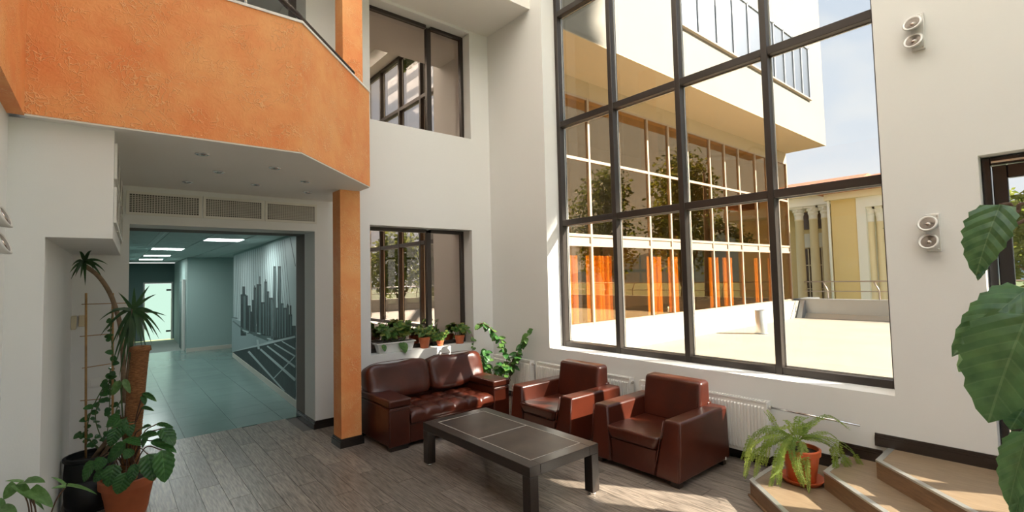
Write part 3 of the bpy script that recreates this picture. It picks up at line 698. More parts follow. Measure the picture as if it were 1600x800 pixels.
# tufted seat: squares with sunken seams
nx, ny, sub = 6, 3, 7
tb = MB(); xs0, xs1, ys0, ys1 = -(SW-.28), SW-.28, SF-.005, .18
vs_ = []; NXX, NYY = nx*sub, ny*sub
for j in range(NYY+1):
    for i in range(NXX+1):
        u, v = i/NXX, j/NYY
        a = abs(math.sin(math.pi*u*nx)); b = abs(math.sin(math.pi*v*ny)) if j > 0 else 1
        h = .395+.036*(a*b)**.38
        yy = ys0+(ys1-ys0)*v
        if j == 0: h = .30; 
        if j == 1: h = .31+.075*a**.4; yy = ys0-.012*a**.4
        if j == 2: yy = ys0+.012
        if j == 2: h = .388+.03*a**.4
        vs_.append((xs0+(xs1-xs0)*u, yy, h+.012*math.sin(math.pi*u)))
tb.add(vs_, [(j*(NXX+1)+i, j*(NXX+1)+i+1, (j+1)*(NXX+1)+i+1, (j+1)*(NXX+1)+i) for j in range(NYY) for i in range(NXX)])
tb.build('seat_cushion', 'leather', so, True)
MB().box(xs0, xs1, SF+.0, .2, .27, .335).build('seat_border', 'leather', so, bevel=.02, seg=3)
MB().box(xs0, xs1, SF+.03, .2, .05, .268).build('front_panel', 'leather', so, bevel=.008)
MB().box(-SW+.03, SW-.03, .28, SB, .05, .60).build('back_frame', 'leather', so, bevel=.03, seg=3)
# back cushions: plump, with side wings lying over the arms
for s in (-1, 1):
    b = MB(); nu, nv = 40, 22
    R_ = Matrix.Rotation(math.radians(-13), 3, 'X')
    b.pillow((s*.448, .25, .668), .452, .155, .232, .34, .36, 56, 26, R_)
    # pull the lower outer corner up so that it rests on the arm pad, and sag creases
    vv = []
    for x_, y_, z_ in b.v:
        o_ = (s*x_-.58)/.3
        if o_ > 0 and z_ < .66: z_ = z_+(.60-z_)*min(1, o_*2.2)*.9 if z_ < .60 else z_
        z_ += .012*math.sin(abs(x_)*9)*(1 if z_ > .7 else 0) - (.02*max(0, (abs(x_)-.72)/.18)**2 if z_ > .7 else 0)
        y_ += .008*math.sin(x_*23+z_*15)*(1 if y_ < .25 else 0)
        vv.append((x_, y_, z_))
    b.v = vv
    cu_ = b.build('back_cushion', 'leather', so, True)
    pt = [(s*.448+(.445)*math.copysign(abs(math.cos(t_))**.45, math.cos(t_)), .25+.04, .69+.225*math.copysign(abs(math.sin(t_))**.45, math.sin(t_))) for t_ in [math.pi*k/24 for k in range(1, 24)]]
    MB().tube([(p[0], p[1]+(p[2]-.668)*.23-.04, p[2]) for p in pt], .005, 6).build('piping', 'leather', cu_, True)
for sx in (-1, 1):
    for yy in (SF+.02, SB-.12): MB().box(sx*(SW-.02), sx*(SW-.25), yy, yy+.08, 0, .05).build('foot', 'dark_wood', so)

# ------------------------------------------------------------------ coffee table
ct = thing('coffee_table', 'low dark wood coffee table with leather inlay and white stitching', 'coffee table', (2.995, -2.19, 0))
TW, TD, TZ = .865, .425, .45
top = MB()
for q in ((-TW, TW, -TD, -TD+.12), (-TW, TW, TD-.12, TD), (-TW, -TW+.12, -TD+.12, TD-.12), (TW-.12, TW, -TD+.12, TD-.12)): MB().box(*q, TZ-.085, TZ).build('top_rail', 'dark_wood', ct, bevel=.004)
for a, b in ((-TW+.12, -.002), (.002, TW-.12)): MB().box(a, b, -TD+.12, TD-.12, TZ-.07, TZ-.001).build('leather_panel', 'table_leather', ct, bevel=.003)
st = MB()
for q in ((-TW+.116, TW-.116, -TD+.116, -TD+.122), (-TW+.116, TW-.116, TD-.122, TD-.116), (-TW+.116, -TW+.122, -TD+.116, TD-.116), (TW-.122, TW-.116, -TD+.116, TD-.116), (-.004, .004, -TD+.122, TD-.122)): st.box(*q, TZ-.01, TZ+.001)
st.build('stitching', 'stitch', ct)
for sx in (-1, 1):
    for sy in (-1, 1):
        lg = MB().box(sx*TW, sx*(TW-.095), sy*TD, sy*(TD-.095), .022, TZ-.085).build('leg', 'dark_wood', ct, bevel=.005)
        MB().lathe([(.036, 0), (.040, .006), (.040, .018), (.034, .024)], (sx*(TW-.0475), sy*(TD-.0475), 0), 20).build('chrome_foot', 'chrome', lg, True)

# ------------------------------------------------------------------ outside: terrace
TZ0 = .40
struct(MB().box(.38, 16, .5, 13.0, -1.2, TZ0).build('terrace', 'terrace'), 'sunlit pale roof terrace outside the big window', 'terrace')
struct(MB().box(-150, 150, -150, 200, -1.7, -1.3).build('ground', 'grass'), 'grassy ground beyond the terrace', 'ground')
pa = empty('parapet'); tag(pa, 'low grey metal clad parapet at the end of the terrace', 'parapet', None, 'structure')
MB().box(.46, 16.2, 13.0, 13.22, TZ0, 1.0).build('parapet_wall', 'flashing', pa)
MB().box(.42, 16.2, 12.96, 13.26, 1.0, 1.025).build('capping', 'flashing', pa)
MB().hull8([(.46, 12.78, TZ0), (15.9, 12.78, TZ0), (15.9, 13, TZ0), (.46, 13, TZ0)], [(.46, 12.96, TZ0+.14), (15.9, 12.96, TZ0+.14), (15.9, 13, TZ0+.14), (.46, 13, TZ0+.14)]).build('upstand', 'terrace_wall', pa)
MB().box(.05, .46, 13.3, 14.6, TZ0-1, 1.0).build('return_wall', 'flashing', pa)
MB().hull8([(.40, 12.55, TZ0), (.56, 12.55, TZ0), (.56, 13, TZ0), (.40, 13, TZ0)], [(.42, 12.9, .98), (.54, 12.9, .98), (.54, 13, .98), (.42, 13, .98)]).build('corner_fold', 'flashing', pa)
MB().box(16.0, 16.22, .5, 13.0, TZ0, 1.0).build('side_wall', 'terrace_wall', pa)
def railing(a, b, n, label, brk):
    t = thing('railing', label, 'railing'); a, b = Vector(a), Vector(b)
    for z in (1.60, 1.28): MB().tube([(a.x, a.y, z), (b.x, b.y, z)], .022 if z > 1.5 else .014, 8).build('rail', 'rail_steel', t, True)
    sd_ = (b-a).normalized(); nn = Vector((-sd_.y, sd_.x, 0))
    for k in range(n):
        p = a.lerp(b, (k+.5)/n)
        MB().tube([(p.x, p.y, 1.02), (p.x, p.y, 1.3), (p.x-sd_.x*.14, p.y-sd_.y*.14, 1.6)], .02, 8).build('post', 'rail_steel', t, True)
railing((.50, 13.1, 0), (15.9, 13.1, 0), 11, 'steel railing on the far terrace parapet', 1)
railing((16.1, 12.9, 0), (16.1, .8, 0), 8, 'steel railing on the side terrace parapet seen in reflections', 1)
t = thing('vent_pipe', 'short galvanised vent pipe standing on the terrace', 'pipe', (1.36, 7.6, TZ0))
MB().lathe([(.135, 0), (.135, .60), (.125, .60), (.125, .1)], n=24, cap=False).build('pipe_wall', 'metal_strip', t, True)
MB().lathe([(.16, 0), (.16, .03), (.137, .03)], n=24).build('flange', 'flashing', t, True)

# glazed building across the terrace
gb = thing('glazed_building', 'modern building with bronze glazing and white overhanging upper floor', 'building', (0, .55, 0))
def G(m, name, mt, parent=None, **k): return m.build(name, mt, parent or gb, **k)
gb.location = (0, 0, 0)
G(MB().box(-.2, .38, .52, 14, -1.2, .95), 'plinth', 'terrace_wall')
G(MB().box(-3.2, 1.36, .55, 13.15, 6.16, 12.5), 'upper_wall', 'facade_white')
G(MB().box(-3.2, 1.36, .55, 13.15, 6.14, 6.16), 'soffit', 'soffit')
G(MB().box(-.12, .12, .55, 13.1, 5.78, 6.14), 'head_beam', 'soffit')
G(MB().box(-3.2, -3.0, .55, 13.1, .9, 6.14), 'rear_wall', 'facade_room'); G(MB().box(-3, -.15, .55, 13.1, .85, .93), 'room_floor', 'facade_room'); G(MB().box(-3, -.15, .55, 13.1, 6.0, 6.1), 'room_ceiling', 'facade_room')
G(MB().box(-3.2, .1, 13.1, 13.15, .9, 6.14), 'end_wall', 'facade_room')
ym = [.60, 1.30, 2.58, 3.60, 4.73, 5.64, 6.55, 7.72, 8.58, 9.46, 10.6, 11.45, 12.3, 13.08]
for y in ym: G(MB().box(.06, .13, y-.03, y+.03, .95, 5.78), 'mullion', 'facade_frame')
zb = [(.95, 1.01), (2.60, 2.66), (2.80, 2.86), (4.40, 4.46), (5.74, 5.78)]
for a, b in zip(ym, ym[1:]):
    for z0, z1 in zb: G(MB().box(.065, .125, a+.03, b-.03, z0, z1), 'transom', 'facade_frame')
    G(MB().box(.085, .10, a+.03, b-.03, 2.66, 2.80), 'spandrel', 'facade_frame')
    for z0, z1 in ((1.01, 2.60), (2.86, 4.40), (4.46, 5.74)): G(MB().box(.09, .096, a+.025, b-.025, z0, z1), 'pane', 'bronze_glass')
def curtain(y0, y1):
    b = MB(); n = max(8, int((y1-y0)/.03)); vs_ = []
    for k in range(n+1):
        yy = y0+(y1-y0)*k/n; xx = -.10+.045*math.sin(yy*42)+.02*math.sin(yy*17)
        vs_ += [(xx, yy, 1.0), (xx, yy, 2.42)]
    b.add(vs_, [(2*k, 2*k+2, 2*k+3, 2*k+1) for k in range(n)])
    G(b, 'curtain', 'curtain', None, smooth=True)
for a, b in ((1.35, 2.30), (2.62, 3.45), (4.80, 5.45), (5.75, 6.2), (7.78, 8.32), (8.66, 9.22), (10.68, 11.1), (11.7, 12.2)): curtain(a, b)
# upper ribbon window
def Xy(px_, py_): return PX(px_, py_, 1.36).y
rw = sorted([4.28, 5.05, 5.9, 6.75, 7.6, 8.45, 9.2, 9.9, 10.6, 11.25, 11.85])
for a, b in zip(rw, rw[1:]):
    wn_ = G(MB().box(1.361, 1.368, a+.03, b-.03, 7.46, 9.05), 'window_pane', 'pale_glass')
for y in rw: G(MB().box(1.36, 1.40, y-.03, y+.03, 7.42, 9.1), 'window_bar', 'flashing')
G(MB().box(1.36, 1.44, rw[0]-.03, rw[-1]+.03, 7.38, 7.42), 'window_sill', 'facade_frame'); G(MB().box(1.36, 1.40, rw[0]-.03, rw[-1]+.03, 9.05, 9.12), 'window_head', 'flashing')

# classical building beyond the parapet
cb_ = thing('classical_building', 'yellow classical building with white capped columns beyond the parapet', 'building')
def K_(m, name, mt, parent=None, **k): return m.build(name, mt, parent or cb_, **k)
K_(MB().box(-7, .4, 20.0, 24, -1.2, 5.2), 'facade_wall', 'yellow_wall')
K_(MB().box(-7, .35, 18.65, 20.0, 4.85, 5.25), 'entablature', 'white_stone'); K_(MB().box(-7, .45, 18.4, 20.2, 5.25, 5.42), 'cornice', 'cream_stone')
K_(MB().hull8([(-7, 18.3, 5.42), (.6, 18.3, 5.42), (.6, 26, 5.42), (-7, 26, 5.42)], [(-7, 21, 6.3), (.6, 21, 6.3), (.6, 24, 6.3), (-7, 24, 6.3)]), 'roof', 'roof_tile')
def column(x, y, r, z0, z1, cap=True, name='column'):
    c = K_(MB().lathe([(r*1.25, z0), (r*1.25, z0+.2), (r*1.05, z0+.3), (r, z0+.4), (r*.96, (z0+z1)/2), (r*.88, z1-.62), (r*.98, z1-.60), (r*.98, z1-.56)], (x, y, 0), 24), name, 'cream_stone', smooth=True)
    if cap:
        m = MB().lathe([(r*.9, z1-.56), (r*.92, z1-.4), (r*1.15, z1-.3), (r*1.0, z1-.27), (r*1.35, z1-.12), (r*1.5, z1-.08)], (x, y, 0), 16)
        m.box(x-r*1.5, x+r*1.5, y-r*1.5, y+r*1.5, z1-.08, z1)
        for k in range(8):
            an = k*math.pi/4; m.pillow((x+r*1.2*math.cos(an), y+r*1.2*math.sin(an), z1-.16), r*.28, r*.28, r*.35, 1, 1, 8, 6)
        m.build('capital', 'white_stone', c)
for px_, in ((1252.5,), (1275,), (1294.5,)):
    p = PYv(px_, 420, 19.0); column(p.x, 19.0, .19, -1.2, 4.85)
column(-2.15, 17.6, .30, -1.2, 5.9, False, 'large_column')
for px0, px1 in ((1260, 1270.5), (1282, 1291)):
    a, b = PYv(px0, 420, 19.98).x, PYv(px1, 420, 19.98).x
    wd = K_(MB().box(a, b, 19.93, 19.99, .2, 3.0), 'window', 'window_dark'); MB().box(a-.04, b+.04, 19.92, 20.0, 3.05, 3.7).build('panel', 'white_stone', wd)
    MB().box((a+b)/2-.02, (a+b)/2+.02, 19.90, 19.93, .2, 3.0).build('glazing_bar', 'cream_stone', wd)
    for z in (1.1, 2.2): MB().box(a, b, 19.90, 19.93, z, z+.04).build('glazing_bar', 'cream_stone', wd)
    K_(MB().box(a, b, 19.93, 19.99, 3.9, 4.7), 'window', 'window_dark')
K_(MB().box(.26, 1.12, 17.0, 24, -1.2, 4.75), 'wing_wall', 'yellow_wall'); K_(MB().box(1.12, 1.42, 16.95, 24, -1.2, 4.75), 'pilaster', 'white_stone')
K_(MB().box(.10, 2.6, 16.75, 24, 4.75, 5.0), 'wing_cornice', 'cream_stone')
K_(MB().hull8([(-.1, 16.5, 5.0), (4.5, 16.5, 5.0), (4.5, 24, 5.0), (-.1, 24, 5.0)], [(1.3, 19, 5.9), (3.2, 19, 5.9), (3.2, 22, 5.9), (1.3, 22, 5.9)]), 'wing_roof', 'roof_tile')
K_(MB().box(1.42, 4.3, 18.2, 24, -1.2, 4.75), 'portico_wall', 'cream_stone'); K_(MB().box(1.42, 4.3, 16.9, 18.2, 4.35, 4.75), 'portico_beam', 'white_stone')
for px_ in (1364.5, 1380, 1396):
    p = PYv(px_, 420, 17.25); column(p.x, 17.25, .13, -1.2, 4.35)
K_(MB().box(2.05, 2.5, 18.12, 18.22, .3, 2.0), 'window', 'window_dark')
K_(MB().tube([(.13, 18.3, 5.2), (.16, 17.2, 5.1), (.20, 16.9, 4.8), (.20, 16.9, -1.2)], .05, 8), 'downpipe', 'white_stone', smooth=True)

# trees
def leafcards(n, fn, size, seed, flat=.35):
    r = random.Random(seed); m = MB()
    for _ in range(n):
        p = Vector(fn(r)); s = size*(.6+.8*r.random())
        d = Vector((r.gauss(0, 1), r.gauss(0, 1), r.gauss(-.2, .6))).normalized(); q = d.orthogonal().normalized(); q = (Matrix.Rotation(r.random()*6.28, 3, d) @ q)
        a, b, c, e = p-d*s*.5, p+q*s*.28+d*s*.05, p+d*s*.5, p-q*s*.28+d*s*.05
        m.add([a, b, c, e], [(0, 1, 2, 3)])
    return m
def crownfn(c, rx, ry, rz, lumps, seed):
    r0 = random.Random(seed); L_ = []
    for _ in range(lumps):
        th = r0.random()*6.283; u = r0.uniform(-.75, .9); k = math.sqrt(1-u*u)*r0.uniform(.3, .8)
        L_.append((Vector((c[0]+rx*k*math.cos(th), c[1]+ry*k*math.sin(th), c[2]+rz*u*.75)), r0.uniform(.28, .46)))
    def fn(r):
        ce_, s = L_[r.randrange(len(L_))]
        v = Vector((r.gauss(0, 1), r.gauss(0, 1), r.gauss(0, 1))).normalized()*(r.random()**.35)
        return (ce_.x+v.x*rx*s*1.1, ce_.y+v.y*ry*s*1.1, ce_.z+v.z*rz*s)
    return fn
def tree(label, x, y, h, crown, rx, ry, rz, n, size, seed, mt='tree_leaf', lumps=26, group='trees around the terrace'):
    t = thing('tree', label, 'tree', (x, y, -1.2), group=group)
    MB().tube([(0, 0, 0), (.1, .05, h*.5), (-.05, 0, h), (0, .1, h+crown*.5)], [.28, .22, .15, .05], 8).build('trunk', 'bark', t, True)
    r0 = random.Random(seed+5); br = MB()
    for k in range(7):
        an = k*.9; br.tube([(0, 0, h*.75+k*.1), (rx*.35*math.cos(an), ry*.35*math.sin(an), h+crown*.25), (rx*.6*math.cos(an), ry*.6*math.sin(an), h+crown*(.3+.3*r0.random()))], [.09, .06, .02], 6)
    br.build('branches', 'bark', t, True)
    leafcards(n, crownfn((0, 0, h+crown/2), rx, ry, rz, lumps, seed), size, seed).build('foliage', mt, t)
    return t
# added unseen pine, crown shaped to keep sun off the upper panes
def sun_block_pine(label, x, y, hy, seed):
    t = thing('pine_tree', label, 'tree', (x, y, -1.3), group='added sun blocking pines east of the terrace'); zb_ = 1.3+2.85+1.2*y
    MB().tube([(0, 0, 0), (.1, .05, 8), (-.05, 0, 16), (0, .1, zb_+3)], [.42, .34, .24, .06], 8).build('trunk', 'bark', t, True)
    def fn(r):
        while True:
            a, b, c = r.uniform(-1, 1), r.uniform(-1, 1), r.random(); k = 1-.3*max(0, c-.6)/.4
            if abs(a/k)**3+abs(b/k)**4 < 1: return (a*1.7, b*hy, zb_+1.2*b*hy+5.6*c)
    leafcards(9500, fn, .7, seed).build('foliage', 'pine_leaf', t)
sun_block_pine('unseen tall bare stemmed pine added east of the terrace to block sun', 30, 16.6, 2.15, 11)
for k, (x, y, h, rx) in enumerate(((5.6, 28, 1.6, 2.3), (12.5, 27, 2.6, 3.3), (20, 27.5, 2.6, 3.3), (27.2, 25, 2.6, 3.0), (25.5, 17.6, 2.2, 2.75), (26.0, 11.6, 1.6, 2.75), (30, 5, 2.2, 2.5), (6.4, 36, 2.5, 2.8))):
    lb = ['leafy tree seen through the terrace door', 'rounded tree behind the far parapet, second from the classical building', 'rounded tree behind the far parapet, third from the classical building', 'rounded tree near the far terrace corner', 'rounded tree outside the terrace corner railing', 'rounded tree reflected in the lower small window', 'rounded tree outside the side railing close to the building', 'distant tree seen above the door tree'][k]
    big = rx > 2.9
    tree(lb, x, y, h, 9.5 if big else 5.2, rx, rx*.9, 5.0 if big else 2.8, 5200 if big else 2600, .36, 30+k, lumps=50 if big else 30)
tree('unseen leafy tree added to shade the window behind the viewpoint', 14.2, -1.2, 4.6, 8.0, 2.3, 2.2, 4.3, 5000, .45, 77, lumps=60)  # added out of view to stop sun entering the rear window
pt = thing('pine_tree', 'pine tree whose branch reaches in front of the classical building', 'tree', (3.4, 15.5, -1.3))
MB().tube([(1.3, .4, 0), (1.25, .4, 3), (1.2, .4, 6), (1.25, .4, 8)], [.2, .17, .12, .04], 8).build('trunk', 'bark', pt, True)
MB().tube([(1.2, .4, 5.3), (.2, .1, 5.15), (-.5, 0, 4.85), (-.9, 0, 4.55)], [.06, .03, .02, .008], 6).build('branch', 'bark', pt, True)
r9 = random.Random(3)
def pfn(r):
    k = r.random(); c0 = Vector((.9, .3, 5.5)).lerp(Vector((-.9, 0, 4.55)), k); return c0+Vector((r.gauss(0, .16), r.gauss(0, .16), r.gauss(0, .18)+.05))
leafcards(420, pfn, .17, 4).build('needles', 'pine_leaf', pt)
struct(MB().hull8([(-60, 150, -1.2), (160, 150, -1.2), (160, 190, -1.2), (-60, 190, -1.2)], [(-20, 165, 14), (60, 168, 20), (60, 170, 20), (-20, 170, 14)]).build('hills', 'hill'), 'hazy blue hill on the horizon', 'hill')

# ------------------------------------------------------------------ plants
def leaf_mesh(name, m, hw=.36, fold=.12, droop=.18, serr=0, n=9, peak=.42, tipp=1.0, notch=0):
    vs_ = []; fs = []
    for i in range(n+1):
        t = i/n
        q_ = peak/(1-peak)*.8; wv = hw*(t**(q_*.75)*(1-t)**.75)/(peak**(q_*.75)*(1-peak)**.75) if 0 < t < 1 else 0
        if serr and 0 < t < 1: wv *= 1+serr*(1 if i % 2 else -1)
        z = -droop*t*t; x = t
        xo = -notch*(wv/hw) if t < .3 else 0
        vs_ += [(x+xo, -wv, z+fold*wv*1.2), (x+xo*.4, -wv*.5, z+fold*wv*.7+.012), (x, 0, z), (x+xo*.4, wv*.5, z+fold*wv*.7+.012), (x+xo, wv, z+fold*wv*1.2)]
    for i in range(n):
        for k in range(4): a = i*5+k; fs.append((a, a+1, a+6, a+5))
    o = MB().add(vs_, fs).build(name, m, None, True); me = o.data; bpy.data.objects.remove(o); return me
def place_leaf(parent, me, base, tip, up, width=None, hw=.36):
    base, tip = Vector(base), Vector(tip); X = tip-base; Ln = X.length; X.normalize()
    Zv = Vector(up); Zv = (Zv-X*Zv.dot(X))
    if Zv.length < 1e-4: Zv = X.orthogonal()
    Zv.normalize(); Yv = Zv.cross(X); wy = (width/(2*hw)) if width else Ln
    loc = base-parent.location
    mtx = Matrix(((X.x*Ln, Yv.x*wy, Zv.x*Ln, loc.x), (X.y*Ln, Yv.y*wy, Zv.y*Ln, loc.y), (X.z*Ln, Yv.z*wy, Zv.z*Ln, loc.z), (0, 0, 0, 1)))
    return inst('leaf', me, parent, mtx=mtx)
def pot(t, prof_out, m, soil_z, soil_r, loc=(0, 0, 0), name='pot', n=32, th=.012):
    prof = list(prof_out)+[(r-th, z) for r, z in prof_out[::-1] if z > soil_z-.02]+[(prof_out[-1][0]-th-.01, soil_z-.02)]
    prof = [(.001, prof_out[0][1])]+prof
    p = MB().lathe(prof, loc, n, cap=False).build(name, m, t, True)
    try: p.data.set_sharp_from_angle(angle=math.radians(40))
    except Exception: pass
    MB().lathe([(soil_r, soil_z-.03), (soil_r, soil_z), (.001, soil_z+.012)], loc, 20).build('soil', 'soil', t, True)
    return p
def tubeP(parent, pts, r, m, name, n=7):
    l = parent.location; return MB().tube([Vector(p)-l for p in pts], r, n).build(name, m, parent, True)
def curve(pts, n=14):
    pts = [Vector(p) for p in pts]; outp = []
    P = [pts[0]*2-pts[1]]+pts+[pts[-1]*2-pts[-2]]; seg = len(pts)-1
    for i in range(seg):
        for k in range(n if i < seg-1 else n+1):
            t = k/n; a, b, c, d = P[i], P[i+1], P[i+2], P[i+3]
            outp.append(.5*((2*b)+(c-a)*t+(2*a-5*b+4*c-d)*t*t+(3*b-a-3*c+d)*t**3))
    return outp
LM = {k: leaf_mesh('leaf', m, **kw) for k, m, kw in (
    ('dark', 'leaf_dark', dict(hw=.36, serr=.05, n=12)), ('big', 'leaf_big', dict(hw=.40, serr=.07, n=14, fold=.22, droop=.22)), ('light', 'leaf_light', dict(hw=.32)),
    ('mid', 'leaf_mid', dict(hw=.34)), ('heart', 'leaf_light', dict(hw=.38, peak=.32, notch=.14, fold=.15)), ('yellow', 'leaf_yellow', dict(hw=.34)), ('under', 'leaf_light', dict(hw=.40, serr=.07, n=14, fold=-.15, droop=.1)))}

# large leafy plant in terracotta pot with coir pole
loc = Vector((1.32, -5.10, 0))
t1 = thing('leafy_potted_plant', 'broad leaved plant in a terracotta pot with a coir moss pole', 'potted plant', loc)
pot(t1, [(.135, 0), (.15, .05), (.168, .17), (.172, .175), (.185, .255), (.205, .26), (.208, .325), (.198, .33)], 'terracotta', .29, .185)
dp = depth(loc+Vector((0, 0, .5)))
def zp(X, Y, dd=0): return PD(90+X/3.636, 580+Y/3.636, dp+dd)
pole = [loc+Vector((0, 0, .2)), PD(209, 655, dp), PD(214, 600, dp+.02), PD(219.5, 548, dp+.03)]
pc = curve(pole, 10); tubeP(t1, pc, [.062+.006*math.sin(i*1.7) for i in range(len(pc))], 'moss_fibre', 'moss_pole', 16)
rg = MB()
for i in range(3, len(pc), 1): 
    if i < len(pc)-1: 
        for s in (0,.5):
            q = pc[i].lerp(pc[i+1], s)-loc; rg.lathe([(.064, -.008), (.069, 0), (.064, .008)], q, 14, cap=False)
rg.build('coir_wraps', 'moss_fibre', t1, True)
MB().lathe([(.05, -.02), (.08, 0), (.075, .04), (.05, .045)], pc[-1]-loc, 16).build('pole_tuft', 'moss_fibre', t1, True)
LV = [((355, 250), (265, 315), 62), ((368, 270), (343, 385), 66), ((402, 255), (412, 372), 55), ((335, 320), (300, 432), 60), ((385, 385), (470, 405), 58), ((462, 375), (556, 345), 66), ((388, 408), (260, 522), 72), ((562, 300), (648, 308), 26), ((590, 325), (668, 408), 74), ((535, 395), (672, 440), 52), ((512, 470), (545, 622), 92), ((592, 448), (618, 632), 96), ((320, 528), (285, 662), 78), ((388, 575), (340, 706), 80), ((440, 525), (414, 638), 50), ((262, 488), (212, 568), 58), ((208, 508), (128, 632), 66), ((272, 560), (196, 630), 52), ((485, 125), (558, 158), 30), ((482, 140), (500, 185), 28), ((480, 205), (540, 215), 22), ((470, 330), (520, 300), 40), ((480, 420), (500, 380), 46), ((420, 440), (380, 500), 50)]
tubes = MB()
for i, (a, b, wd) in enumerate(LV):
    dd = -.21-.05*rnd.random() if a[1] > 430 else (-.12-.08*rnd.random() if a[1] > 300 else -.04-.10*rnd.random())
    A, B = zp(*a, dd), zp(*b, dd-.05)
    upv = (CAM-A).normalized()*.8+Vector((rnd.uniform(-.3, .3), rnd.uniform(-.3, .3), .55))
    place_leaf(t1, LM['dark'], A, B, upv, wd/3.636*dp/FL*1.05)
    tubeP(t1, curve([loc+Vector((rnd.uniform(-.04, .04), rnd.uniform(-.04, .04), .28)), (A+loc+Vector((0, 0, .5)))*.5+Vector((0, 0, .04)), A], 5), .005, 'twig', 'stalk', 5)
for a, b, wd in (((352, 52), (308, 142), 46), ((376, 44), (412, 122), 36)):
    A, B = zp(*a, -.05), zp(*b, -.08); place_leaf(t1, LM['light'], A, B, (CAM-A).normalized()+Vector((.2, 0, .3)), wd/3.636*dp/FL)
    tubeP(t1, curve([zp(370, 260, 0), zp(362, 140, 0), A], 5), .005, 'green_stem', 'stalk', 5)

# black pot with trellis, vine and dracaena
loc = Vector((.93, -5.36, 0))
t2 = thing('black_plant_pot', 'black tub with bamboo trellis, trailing vine and curved dracaena', 'potted plant', loc)
pot(t2, [(.165, 0), (.185, .30), (.175, .44), (.19, .45), (.19, .475), (.18, .48)], 'black_plastic', .42, .172)
MB().pillow((.02, .0, .16), .21, .18, .17, .75, .8, 24, 12).build('black_wrap', 'black_plastic', t2, True)
d2 = depth(loc+Vector((0, 0, 1)))
def zq(X, Y, dd=0): return PD(90+X/3.636, 380+Y/3.636, d2+dd)
for a, b in (((162, 284), (160, 1235)), ((313, 284), (313, 1210))):
    A, B = zq(*a, .10), zq(*b, .02); tubeP(t2, [A, A.lerp(B, .5), B], .009, 'bamboo', 'bamboo_cane', 8)
for a, b in (((138, 347), (400, 340)), ((128, 530), (300, 515)), ((140, 710), (300, 685)), ((130, 895), (310, 880))): tubeP(t2, [zq(*a, .09), zq(*b, .09)], .004, 'bamboo', 'cross_cane', 6)
# vine
vines = [[(250, 1180), (170, 1090), (190, 960), (260, 820), (330, 740)], [(270, 1180), (290, 1000), (300, 820), (315, 640), (300, 500), (310, 400)], [(240, 1180), (150, 1090), (125, 1080)], [(300, 1170), (330, 960), (380, 860)], [(280, 1185), (215, 1000), (250, 860), (290, 800), (300, 720)]]
vl = MB(); r5 = random.Random(9)
for v in vines:
    pts = curve([zq(a, b, .06) for a, b in v], 8); tubeP(t2, pts, .0045, 'green_stem', 'vine', 5)
    for k in range(3, len(pts), 1):
        if r5.random() < .62:
            A = pts[k]; d = Vector((r5.uniform(-1, 1), r5.uniform(-1, 1), r5.uniform(-.6, .3))).normalized(); place_leaf(t2, LM['dark'], A, A+d*r5.uniform(.045, .075), (CAM-A).normalized()+Vector((0, 0, .4)), .05)
# dracaena heads: strap leaves
def strap(parent, A, B, sag, wd, m='dracaena_leaf'):
    A, B = Vector(A), Vector(B); n = 8; side = (B-A).cross(CAM-A).normalized(); pts = []
    for k in range(n+1):
        t = k/n; p = A.lerp(B, t)+Vector((0, 0, sag*4*t*(1-t))); w_ = wd*(min(1, .5+t*3) if t < .25 else (1-t)**.8*1.25+.02)*.5
        pts += [p-side*w_-parent.location, p+side*w_+Vector((0, 0, .0))-parent.location]
    return MB().add(pts, [(2*k, 2*k+1, 2*k+3, 2*k+2) for k in range(n)]).build('strap_leaf', m, parent, True)
h1 = zq(152, 105, .02); 
for a, b in ((195, 42), (75, 207), (68, 170), (80, 130), (285, 122), (272, 165), (157, 242), (240, 178), (108, 165), (120, 48), (250, 188), (130, 200), (100, 190), (205, 150), (220, 140)): strap(t2, h1+Vector((r5.uniform(-.01, .01), 0, r5.uniform(-.01, .01))), zq(a, b, r5.uniform(-.12, .12)), .03, .028)
tubeP(t2, curve([zq(158, 130, .02), zq(230, 185, .04), zq(290, 270, .06), zq(330, 370, .06), zq(358, 480, .05), zq(372, 640, .04), zq(372, 820, .02), zq(360, 1000, 0), loc+Vector((0, 0, .40))], 5), .019, 'bark', 'curved_stem', 10)
h2 = zq(432, 374, -.05)
for a, b in ((523, 240), (560, 290), (345, 280), (436, 250), (295, 382), (618, 412), (610, 450), (590, 515), (577, 545), (240, 530), (330, 690), (350, 765), (405, 775), (480, 600), (535, 572), (270, 502), (236, 440), (505, 610), (385, 720), (310, 690), (440, 600), (460, 560), (300, 600), (330, 560), (360, 700), (290, 470), (500, 500), (548, 520), (420, 700), (395, 650)):
    strap(t2, h2+Vector((r5.uniform(-.015, .015), 0, r5.uniform(-.03, .01))), zq(a, b, -.05+r5.uniform(-.12, .12)), .05 if b > 420 else .015, .030)
tubeP(t2, curve([h2, zq(425, 520, -.03), zq(400, 760, -.02), zq(385, 1000, 0), loc+Vector((.03, .05, .40))], 5), .017, 'bark', 'straight_stem', 10)
A, B = zq(372, 910, -.02), zq(370, 985, -.02); tubeP(t2, [A, B], .02, 'tag_white', 'plant_label', 4)

